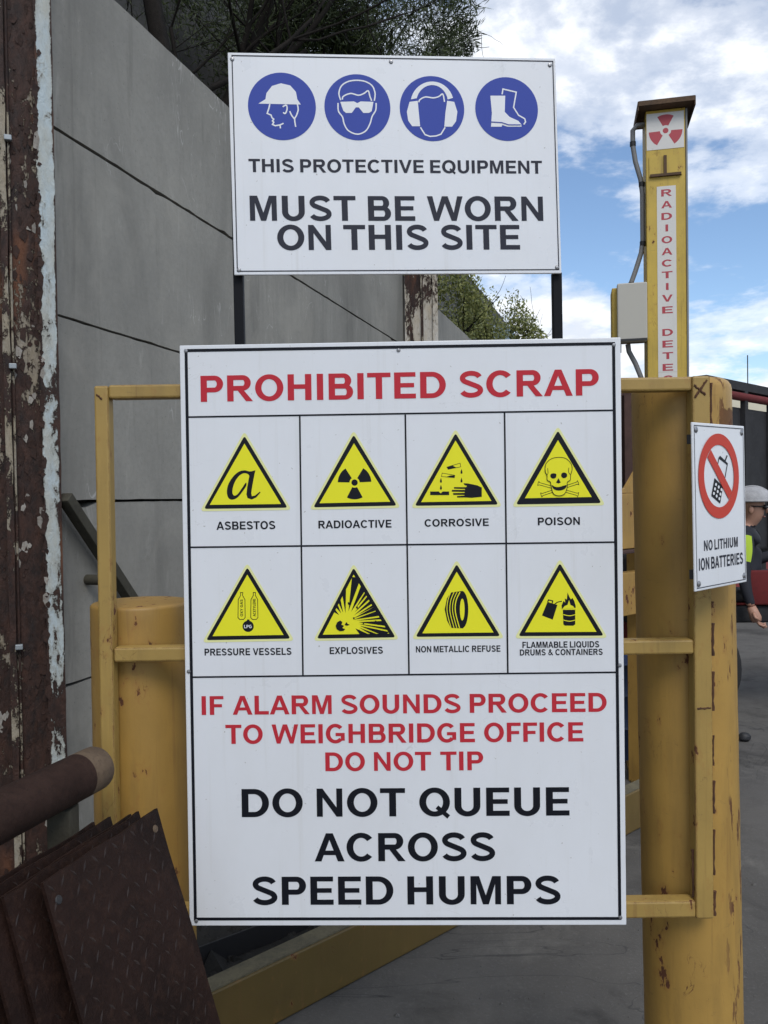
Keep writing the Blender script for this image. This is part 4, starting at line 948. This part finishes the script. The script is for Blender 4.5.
um = (u0+u1)/2 + 0.001; z = v1 - 0.018
for ch in "RADIOACTIVE DETECTOR":
    if ch != ' ':
        wl = 0.056 if ch != 'I' else 0.014
        a = lettering(ch, um-wl/2, um+wl/2, z-0.038, z, M_FADERED, tw, 0.0020, name='letter')
    z -= 0.0642 if ch != ' ' else 0.0590
# junction box and conduit
bx0, bx1, bz0, bz1 = -0.292, -0.107, 2.440, 2.762
b = MB(); b.box((bx0, 0.005, bz0+0.02), (bx1, 0.16, bz1-0.012)); b.build('junction_box_back', M_YEL_TOWER, tw, bevel=0.004)
b = MB(); b.box((bx0+0.026, -0.045, bz0), (bx1, 0.0045, bz1)); b.build('junction_box_cover', M_GREYBOX, tw, bevel=0.006)
b = MB(); b.box((bx0+0.024, -0.050, bz0+0.002), (bx1-0.002, 0.03, bz0+0.014)); b.build('box_lip', M_DARK, tw)
b = MB(); b.tube([(-0.100, 0.06, 3.665), (-0.145, 0.06, 3.660), (-0.168, 0.06, 3.635), (-0.168, 0.06, 3.55), (-0.155, 0.06, 3.46), (-0.128, 0.06, 3.36), (-0.119, 0.06, 3.28), (-0.119, 0.06, 3.02), (-0.128, 0.06, 2.95), (-0.160, 0.06, 2.85), (-0.182, 0.06, 2.79), (-0.184, 0.06, 2.75)], 0.0135, 12); b.build('conduit', M_CONDUIT, tw, smooth=True)
b = MB(); b.tube([(-0.205, 0.05, 2.44), (-0.20, 0.05, 2.40), (-0.165, 0.05, 2.33), (-0.135, 0.05, 2.25), (-0.128, 0.05, 2.18), (-0.128, 0.05, 1.9)], 0.014, 12); b.build('conduit', M_CONDUIT, tw, smooth=True)
for z in (3.56, 3.33, 3.0, 2.775): 
    b = MB(); x = {3.56: -0.168, 3.33: -0.122, 3.0: -0.119, 2.775: -0.184}[z]; b.tube([(x, 0.06, z-0.012), (x, 0.06, z+0.012)], 0.0165, 12); b.build('coupling', M_DARK, tw, smooth=True)
b = MB(); b.tube([(-0.26, 0.05, 2.395), (-0.26, 0.05, 2.44)], 0.02, 12); b.build('gland', M_DARK, tw, smooth=True)
b = MB(); b.box((-0.22, -0.09, 0.0), (0.22, 0.31, 0.012)); b.build('base_plate', M_YEL_SHADE, tw)

# ------------------------------------------------------------------ vehicles behind, right
M_RED_PAINT = rust_mat('worn_red_paint', (0.10, 0.007, 0.008), (0.16, 0.011, 0.011), (0.05, 0.007, 0.007), 0.4, 0.1)
M_BLACKP = rust_mat('black_machine_paint', (0.012, 0.012, 0.014), (0.024, 0.024, 0.027), (0.04, 0.038, 0.036), 0.5, 0.2)
M_TYRE = mat('tyre_rubber', (0.012, 0.012, 0.013), 0.8)
M_CHROME = mat('bright_rail', (0.45, 0.45, 0.46), 0.3, 0.8)
M_RIM = mat('red_rim', (0.22, 0.02, 0.02), 0.5)
fl = empty('tractor', (2.19, 6.15, 0), label='low red and black machine with big wheels behind the tall right bollard', cat='tractor')
def fbox(nm, a_, b2, m, bev=0.02):
    b = MB(); b.box(a_, b2); return b.build(nm, m, fl, bevel=bev, seg=3, smooth=True)
def wheel(x, y, r, w, parent):
    Mx = Matrix.Translation((x, y, r)) @ Matrix.Rotation(R(90), 4, 'X')
    b = MB(); b.lathe([(r*0.56, -w/2), (r*0.9, -w/2), (r, -w*0.38), (r, w*0.38), (r*0.9, w/2), (r*0.56, w/2), (r*0.56, -w/2)], 40, Mx); ty = b.build('wheel', M_TYRE, parent, smooth=True)
    b = MB(); b.lathe([(0.0, -w*0.3), (r*0.3, -w*0.3), (r*0.35, -w*0.42), (r*0.555, -w*0.42), (r*0.555, w*0.42), (0, w*0.42)], 28, Mx); b.build('rim', M_RIM, ty, smooth=True)
    for k_ in range(18):
        an = 2*math.pi*k_/18; b = None
    return ty
for x, r_ in ((-0.155, 0.39), (1.75, 0.39)):
    for y in (-0.42, 0.62): wheel(x, y, r_, 0.24, fl)
fbox('counterweight', (-0.40, -0.26, 0.62), (0.14, 0.46, 1.15), M_BLACKP, 0.05)
fbox('chassis', (-0.1, -0.22, 0.66), (2.0, 0.46, 0.78), M_BLACKP, 0.02)
fbox('side_panel', (0.40, -0.255, 0.79), (1.10, -0.222, 1.04), M_RED_PAINT, 0.05)
fbox('engine_cover', (0.16, -0.20, 0.785), (1.0, 0.44, 0.80), M_RED_PAINT, 0.03)
fbox('dashboard', (1.12, -0.24, 0.785), (1.35, 0.44, 1.15), M_BLACKP, 0.05)
fbox('seat', (0.26, -0.19, 0.802), (0.76, 0.34, 0.86), M_BLACKP, 0.03)
fbox('seat_back', (0.16, -0.18, 0.862), (0.28, 0.34, 1.36), M_BLACKP, 0.03)
fbox('hood', (1.36, -0.20, 0.785), (2.35, 0.44, 1.12), M_RED_PAINT, 0.06)
b = MB(); b.tube([(1.15, 0.1, 1.10), (0.96, 0.1, 1.20)], 0.02, 8); b.build('steering_column', M_BLACKP, fl)
b = MB(); Mx = Matrix.Translation((0.96, 0.1, 1.20)) @ Matrix.Rotation(R(-45), 4, 'Y'); b.tube([Mx @ Vector((0.17*math.cos(a_), 0.17*math.sin(a_), 0)) for a_ in [2*math.pi*i/20 for i in range(21)]], 0.014, 6); b.build('steering_wheel', M_BLACKP, fl, smooth=True)

# driver
M_SKIN = mat('skin', (0.42, 0.23, 0.16), 0.55); M_JACK = mat('navy_workwear', (0.010, 0.011, 0.018), 0.8)
M_HIVIS = mat('hi_vis_yellow', (0.36, 0.50, 0.03), 0.8); M_REFL = mat('reflective_tape', (0.55, 0.56, 0.56), 0.4)
M_HELM = rust_mat('scuffed_silver_helmet', (0.30, 0.30, 0.31), (0.42, 0.42, 0.43), (0.16, 0.16, 0.17), 3, 0.15)
M_GLASS = mat('dark_glasses', (0.008, 0.008, 0.01), 0.15); M_BOOT = mat('boot_leather', (0.03, 0.02, 0.014), 0.7)
pr = empty('person', (2.70, 6.18, 0.850), label='person in silver hard hat, sunglasses and hi-vis jacket sitting at the controls', cat='person'); pr.rotation_euler = (0, 0, R(-24)); pr.scale = (1.06, 1.06, 1.03)
def skin_body():
    V, E_, Rr = [], [], []
    def chain(pts, start=None):
        prev = start
        for (p, r_) in pts:
            V.append(p); Rr.append(r_); i = len(V)-1
            if prev is not None: E_.append((prev, i))
            prev = i
        return prev
    chain([((-0.06, 0, 0.10), 0.15)]); pel = 0
    wa = chain([((-0.05, 0, 0.24), 0.145)], pel); ch_ = chain([((-0.03, 0, 0.36), 0.165)], wa); up = chain([((-0.02, 0, 0.44), 0.10)], ch_)
    nk = chain([((0.0, 0, 0.48), 0.055), ((0.02, 0, 0.515), 0.056)], up)
    hd = chain([((0.045, 0, 0.555), 0.070), ((0.045, 0, 0.61), 0.082), ((0.035, 0, 0.66), 0.088), ((0.03, 0, 0.70), 0.07)], nk)
    for s in (-1, 1):
        chain([((-0.02, 0.17*s, 0.42), 0.072), ((0.0, 0.245*s, 0.30), 0.055), ((-0.02 if s < 0 else 0.03, 0.30*s, 0.17 if s < 0 else 0.2), 0.047), ((0.0 if s < 0 else 0.2, 0.345*s, 0.04 if s < 0 else 0.26), 0.038), ((0.03 if s < 0 else 0.27, 0.36*s, -0.06 if s < 0 else 0.30), 0.030)], up)
        chain([((0.06, 0.10*s, 0.07), 0.10), ((0.25, 0.12*s, 0.08), 0.085), ((0.42, 0.13*s, 0.08), 0.066), ((0.46, 0.13*s, -0.02), 0.058), ((0.48, 0.13*s, -0.17), 0.045), ((0.55, 0.13*s, -0.19), 0.04)], pel)
    me = bpy.data.meshes.new('body'); me.from_pydata(V, E_, [])
    o = bpy.data.objects.new('body', me); COL.objects.link(o)
    md = o.modifiers.new('skin', 'SKIN'); md.use_smooth_shade = True
    for i, d_ in enumerate(me.skin_vertices[0].data): d_.radius = (Rr[i], Rr[i]); d_.use_root = (i == 0)
    o.modifiers.new('sub', 'SUBSURF').levels = 2; o.modifiers['sub'].render_levels = 2
    dg = bpy.context.evaluated_depsgraph_get(); m2 = bpy.data.meshes.new_from_object(o.evaluated_get(dg))
    o.modifiers.clear(); o.data = m2; o.parent = pr
    for m_ in (M_JACK, M_SKIN, M_HIVIS, M_REFL, M_BOOT): m2.materials.append(m_)
    for p in m2.polygons:
        c = p.center
        if c.z > 0.485 and abs(c.y) < 0.12: p.material_index = 1
        elif c.x > 0.40 and c.z < -0.13: p.material_index = 4
        elif c.z > 0.26 and abs(c.y) < 0.30 and c.x < -0.02: p.material_index = 3 if 0.335 < c.z < 0.355 else 2
        elif abs(c.y) > 0.2 and 0.25 < c.z < 0.42 and c.x < 0.03: p.material_index = 2
        elif 0.15 < abs(c.y) and ((c.y < -0.28 and c.z < -0.035 and c.x < 0.2) or (c.y > 0 and c.x > 0.235 and c.z > 0.2)): p.material_index = 1
        p.use_smooth = True
    return o
body = skin_body()
def hand(x, y, z, dirv, nm='hand'):
    b = MB(); d = Vector(dirv).normalized(); sd_ = Vector((0, 1, 0)) if abs(d.y) < 0.8 else Vector((1, 0, 0)); sd_ = (sd_ - d*sd_.dot(d)).normalized(); up_ = d.cross(sd_)
    o = Vector((x, y, z))
    b.tube([o - d*0.02, o + d*0.02, o + d*0.06, o + d*0.085], [0.028, 0.034, 0.038, 0.030], 10)
    for k_, (off, ln) in enumerate(((-0.028, 0.055), (-0.010, 0.07), (0.010, 0.068), (0.027, 0.05))):
        r0 = o + d*0.075 + sd_*off; b.tube([r0, r0 + d*ln*.5 + up_*0.006, r0 + d*ln*.85 + up_*0.026, r0 + d*ln*.8 + up_*0.045], [0.0095, 0.009, 0.0085, 0.007], 8)
    r0 = o + d*0.02 - sd_*0.03; b.tube([r0, r0 - sd_*0.02 + d*0.03, r0 - sd_*0.012 + d*0.055 + up_*0.02], [0.011, 0.010, 0.008], 8)
    return b.build(nm, M_SKIN, pr, smooth='all')
hand(0.035, -0.362, -0.075, (0.35, 0, -1)); hand(0.28, 0.36, 0.305, (1, -0.2, 0.2))
Hm = Matrix.Translation((0.035, 0, 0.655))
b = MB(); prof = [(0.122, 0.0)] + [(0.120*math.cos(a_), 0.105*math.sin(a_)+0.004) for a_ in [R(x) for x in range(4, 90, 9)]] + [(0, 0.109)]
b.lathe(prof, 32, Hm @ Matrix.Diagonal((1.15, 0.98, 1.0, 1))); helm = b.build('hard_hat', M_HELM, pr, smooth=True)
b = MB(); br_pts = [(0.152*math.cos(R(a_)) + (0.045 if abs(a_) < 60 else 0)*math.cos(R(a_)), 0.132*math.sin(R(a_))) for a_ in range(-180, 180, 10)]
b.add([Hm @ Vector((x, y, 0.004)) for x, y in br_pts] + [Hm @ Vector((x*0.9, y*0.9, 0.016)) for x, y in br_pts] + [Hm @ Vector((x*0.85, y*0.85, -0.002)) for x, y in br_pts], [(i, (i+1) % 36, 36+(i+1) % 36, 36+i) for i in range(36)] + [(i, 72+i, 72+(i+1) % 36, (i+1) % 36) for i in range(36)]); b.build('brim', M_HELM, helm, smooth='all')
b = MB(); b.tube([Hm @ Vector((0.13*math.cos(a_), 0, 0.112*math.sin(a_))) for a_ in [R(x) for x in range(15, 166, 10)]], 0.008, 8); b.build('crown_ridge', M_HELM, helm, smooth='all')
b = MB()
for s in (-1, 1): b.ball((0.118, 0.034*s, 0.617), (0.016, 0.030, 0.020), n=12); b.tube([(0.112, 0.062*s, 0.622), (0.03, 0.090*s, 0.625)], 0.005, 6)
b.build('sunglasses', M_GLASS, pr, smooth='all')
b = MB(); b.tube([(0.118, 0, 0.612), (0.140, 0, 0.588), (0.122, 0, 0.578)], [0.010, 0.016, 0.010], 8)
for s in (-1, 1): b.ball((0.03, 0.086*s, 0.60), (0.018, 0.010, 0.030), n=10)
b.build('nose_and_ears', M_SKIN, pr, smooth='all')
b = MB(); b.ball((0.112, 0, 0.548), (0.010, 0.026, 0.006), n=10); b.build('mouth', mat('lips', (0.26, 0.10, 0.08), 0.5), pr, smooth='all')

# dark scrap trailer with a red top rail
tr = empty('scrap_trailer', (4.35, 10.9, 0), R(44), label='black scrap trailer with a red top rail behind the seated person', cat='trailer')
b = MB(); b.box((-0.3, 0, 0.75), (7.0, 2.3, 2.77)); b.build('tub', M_BLACKP, tr, bevel=0.06, seg=3)
b = MB(); b.box((-0.35, -0.06, 2.985), (7.05, 0.10, 3.10)); b.build('top_beam', M_BLACKP, tr)
b = MB(); b.tube([(-0.35, -0.04, 2.90), (7.05, -0.04, 2.90)], 0.058, 12); b.build('top_rail', M_RED_PAINT, tr, smooth=True)
for i in range(8):
    b = MB(); b.box((i*0.9-0.1, -0.07, 0.8), (i*0.9, -0.002, 2.985)); b.build('rib', M_BLACKP, tr)
for x in (1.0, 2.2, 5.6):
    for y in (0.25, 2.05): wheel(x, y, 0.5, 0.3, tr)
b = MB(); b.box((-0.2, 0.4, 0.6), (6.9, 1.9, 0.748)); b.build('chassis', M_BLACKP, tr)
# cream truck behind
M_CREAM = mat('cream_cab_paint', (0.72, 0.66, 0.50), 0.4)
ck = empty('truck', (8.25, 17.4, 0), R(-20), label='cream truck cab with a whip aerial beyond the trailer', cat='truck')
b = MB(); b.prism([(-1.2, 0.9), (1.2, 0.9), (1.2, 3.3), (0.95, 3.75), (-0.9, 3.75), (-1.2, 3.3)], Matrix.Identity(4), 2.2); b.build('cab', M_CREAM, ck, bevel=0.08, seg=3, smooth=True)
b = MB(); b.box((-1.0, -0.02, 2.0), (1.0, -0.004, 3.0)); b.build('windscreen', M_GLASS, ck)
b = MB(); b.box((-1.2, 0.3, 0.6), (1.2, 6.0, 0.898)); b.build('chassis', M_BLACKP, ck)
for x in (-1.0, 1.0):
    for y in (0.9, 5.0):
        Mx = Matrix.Translation((x, y, 0.5)) @ Matrix.Rotation(R(90), 4, 'Y'); b = MB(); b.lathe([(0.0, -0.14), (0.45, -0.14), (0.5, -0.1), (0.5, 0.1), (0.45, 0.14), (0, 0.14)], 28, Mx); b.build('wheel', M_TYRE, ck, smooth=True)
b = MB(); b.tube([(-0.55, 0.1, 3.7), (-0.55, 0.1, 4.5)], 0.012, 6); b.build('aerial', M_DARK, ck)

# ------------------------------------------------------------------ vegetation on the terrace
M_BARK = rust_mat('dark_bark', (0.009, 0.008, 0.007), (0.018, 0.015, 0.013), (0.03, 0.026, 0.022), 1.5, 0.9)
M_BARK.node_tree.nodes['Principled BSDF'].inputs['Specular IOR Level'].default_value = 0.1
def leaf_mat(name, a, b2, trans=0.25):
    m = mat(name, a, 0.6); t = m.node_tree
    g = N(t, 'ShaderNodeNewGeometry'); c = mixc(t, g.outputs['Random Per Island'], a, b2); setc(m, c)
    bs = t.nodes['Principled BSDF']; tl = N(t, 'ShaderNodeBsdfTranslucent'); t.links.new(c, tl.inputs[0])
    mx = N(t, 'ShaderNodeMixShader', i_0=trans); t.links.new(bs.outputs[0], mx.inputs[1]); t.links.new(tl.outputs[0], mx.inputs[2])
    t.links.new(mx.outputs[0], t.nodes['Material Output'].inputs[0]); return m
M_NEEDLE = leaf_mat('dark_needles', (0.012, 0.019, 0.010), (0.085, 0.115, 0.036))
M_LEAF = leaf_mat('green_leaves', (0.11, 0.14, 0.04), (0.34, 0.35, 0.12))
def grow(mb, rnd, p, d, L, r, depth, tips, bend=0.25, up=0.05, split=(2, 3), n=5):
    pts = [p.copy()]; rs = [r]; seg = 5
    for i in range(seg):
        d = (d + Vector((rnd.uniform(-1, 1), rnd.uniform(-1, 1), rnd.uniform(-1, 1)))*bend*0.5 + Vector((0, 0, up))).normalized()
        p = p + d*L/seg; pts.append(p.copy()); rs.append(r*(1-0.4*(i+1)/seg))
        if depth <= 1: tips.append((p.copy(), d.copy()))
    mb.tube(pts, rs, n if depth > 1 else 4, cap=False)
    if depth == 0: return
    for k_ in range(rnd.randint(*split)):
        i = rnd.randint(2, seg); ax = Vector((rnd.uniform(-1, 1), rnd.uniform(-1, 1), rnd.uniform(-0.5, 0.9))).normalized()
        nd = (d*0.75 + ax*0.8).normalized()
        grow(mb, rnd, pts[i], nd, L*rnd.uniform(0.55, 0.8), rs[i]*0.62, depth-1, tips, bend, up, split, n)
def leaves(tips, rnd, per, ln, wd, spread, keep=None, droop=0.0, along_=0.6):
    rs = np.random.RandomState(rnd.randint(0, 10**6)); T = np.array([t_[0] for t_ in tips]); D = np.array([t_[1] for t_ in tips])
    idx = np.repeat(np.arange(len(T)), per); c = T[idx] + rs.normal(0, spread, (len(idx), 3))
    if keep is not None: m_ = keep(c); idx = idx[m_]; c = c[m_]
    d = D[idx]*along_ + rs.normal(0, 0.6, (len(idx), 3)); d[:, 2] -= droop; d /= np.linalg.norm(d, axis=1)[:, None]
    s = np.cross(d, rs.normal(0, 1, d.shape)); s /= np.linalg.norm(s, axis=1)[:, None]
    l = ln*rs.uniform(0.6, 1.3, (len(idx), 1)); w = wd*rs.uniform(0.7, 1.3, (len(idx), 1))
    v = np.stack([c - s*w*0.2, c + d*l*0.5 - s*w*0.5, c + d*l, c + d*l*0.5 + s*w*0.5], 1).reshape(-1, 3)
    me = bpy.data.meshes.new('crown'); nf = len(idx)
    me.vertices.add(nf*4); me.vertices.foreach_set('co', v.ravel().astype(np.float32)); me.loops.add(nf*4); me.loops.foreach_set('vertex_index', np.arange(nf*4, dtype=np.int32))
    me.polygons.add(nf); me.polygons.foreach_set('loop_start', np.arange(0, nf*4, 4, dtype=np.int32)); me.update(); me.validate(); return me
def tree(name, base, stems, seed, label, leafm, per, ln, wd, spread, depth=3, keep=None, group=None, split=(2, 3), up=0.05, droop=0.0, bend=0.3):
    rnd = random.Random(seed); o = empty(name, base, label=label, cat='tree', group=group); mb = MB(); tips = []
    for (p, d, L, r) in stems: grow(mb, rnd, Vector(p), Vector(d).normalized(), L, r, depth, tips, bend, up, split)
    mb.build('trunk', M_BARK, o, smooth='all', fix=False)
    if per:
        B0 = Vector(base); kp = (lambda c: keep(c + np.array(B0))) if keep else None
        me = leaves(tips, rnd, per, ln, wd, spread, kp, droop); me.materials.append(leafm); c = bpy.data.objects.new('crown', me); COL.objects.link(c); c.parent = o
    return o
# near bare-limbed trunks behind the wall top
tree('terrace_tree', (-0.90, 3.62, 3.2), [((0.03, 0, 0), (-0.12, 0.0, 1), 1.5, 0.048), ((0.02, 0.02, 0.1), (0.75, 0.5, 0.75), 1.0, 0.016)], 3, 'dark leaning tree trunk nearest the camera above the wall', M_NEEDLE, 5, 0.045, 0.003, 0.05, 3, group='trees on the terrace', split=(3, 4))
tree('terrace_tree', (-0.97, 4.35, 3.2), [((0, 0, 0), (0.35, 0.1, 1), 1.25, 0.040), ((0.0, 0, 0.1), (0.75, 0.45, 0.8), 1.1, 0.02), ((0.02, 0, 0.2), (-0.3, 0.4, 0.9), 1.0, 0.018)], 8, 'bare branching dark tree left of the upper sign', M_NEEDLE, 9, 0.045, 0.0035, 0.05, 3, group='trees on the terrace', split=(3, 4))
# dense dark tree with its crown over the upper sign
tree('terrace_tree', (-0.35, 6.2, 3.2), [((0, 0, 0), (0.10, 0, 1), 1.15, 0.06), ((0, 0, 0.2), (0.42, -0.1, 0.85), 1.05, 0.045), ((0.02, 0, 0.3), (0.55, 0.1, 0.95), 0.9, 0.04), ((0, 0, 0.3), (-0.5, 0.1, 0.9), 1.1, 0.04), ((0, 0, 0.4), (-0.15, -0.3, 1), 1.1, 0.04)], 21, 'dense dark fine-leaved tree with its crown above the upper sign', M_NEEDLE, 48, 0.075, 0.0085, 0.095, 3, group='trees on the terrace', split=(3, 4), up=0.03, keep=lambda c: c[:, 0] < 0.66 + 0.1*np.sin(c[:, 2]*9))
# sunlit shrubs farther along the terrace
for i, (x, y, h, el) in enumerate(((0.62, 10.4, 0.70, (0.70, 3.95, 0.55, 0.85)), (1.42, 12.2, 0.72, (1.60, 3.90, 0.75, 0.85)), (2.45, 15.4, 0.75, (2.62, 4.05, 0.86, 0.95)))):
    lab = ('nearest green leafy shrub on the terrace between the two big signs', 'middle green leafy shrub on the terrace between the two big signs', 'farthest green shrub on the terrace, lowest against the sky')[i]
    tree('terrace_shrub', (x, y, 3.22), [((0, 0, 0), (0.2, 0, 1), h, 0.03), ((0, 0, 0), (0.8, 0.1, 0.7), h*1.1, 0.025), ((0, 0, 0), (-0.6, 0.1, 0.8), h*0.9, 0.025)], 40+i, lab, M_LEAF, 36, 0.055, 0.024, 0.11, 2, group='shrubs along the terrace', split=(3, 4),
         keep=lambda c, e=el: ((c[:, 0]-e[0])/e[2])**2 + ((c[:, 2]-e[1])/e[3])**2 < 1.0 + 0.35*np.sin(c[:, 0]*17+c[:, 2]*11))
# blue grey cabinet and pale stake on the terrace
cb = empty('cabinet', (2.62, 18.0, 3.2), label='pale blue grey cabinet among the shrubs on the terrace', cat='cabinet')
b = MB(); b.box((-0.25, -0.2, 0), (0.22, 0.2, 1.98)); b.build('body', mat('blue_grey_paint', (0.20, 0.27, 0.33), 0.5), cb, bevel=0.02)
b = MB(); b.box((-0.27, -0.22, 1.982), (0.24, 0.22, 2.02)); b.build('lid', mat('pale_lid', (0.35, 0.42, 0.46), 0.5), cb)
bpy.context.view_layer.update()
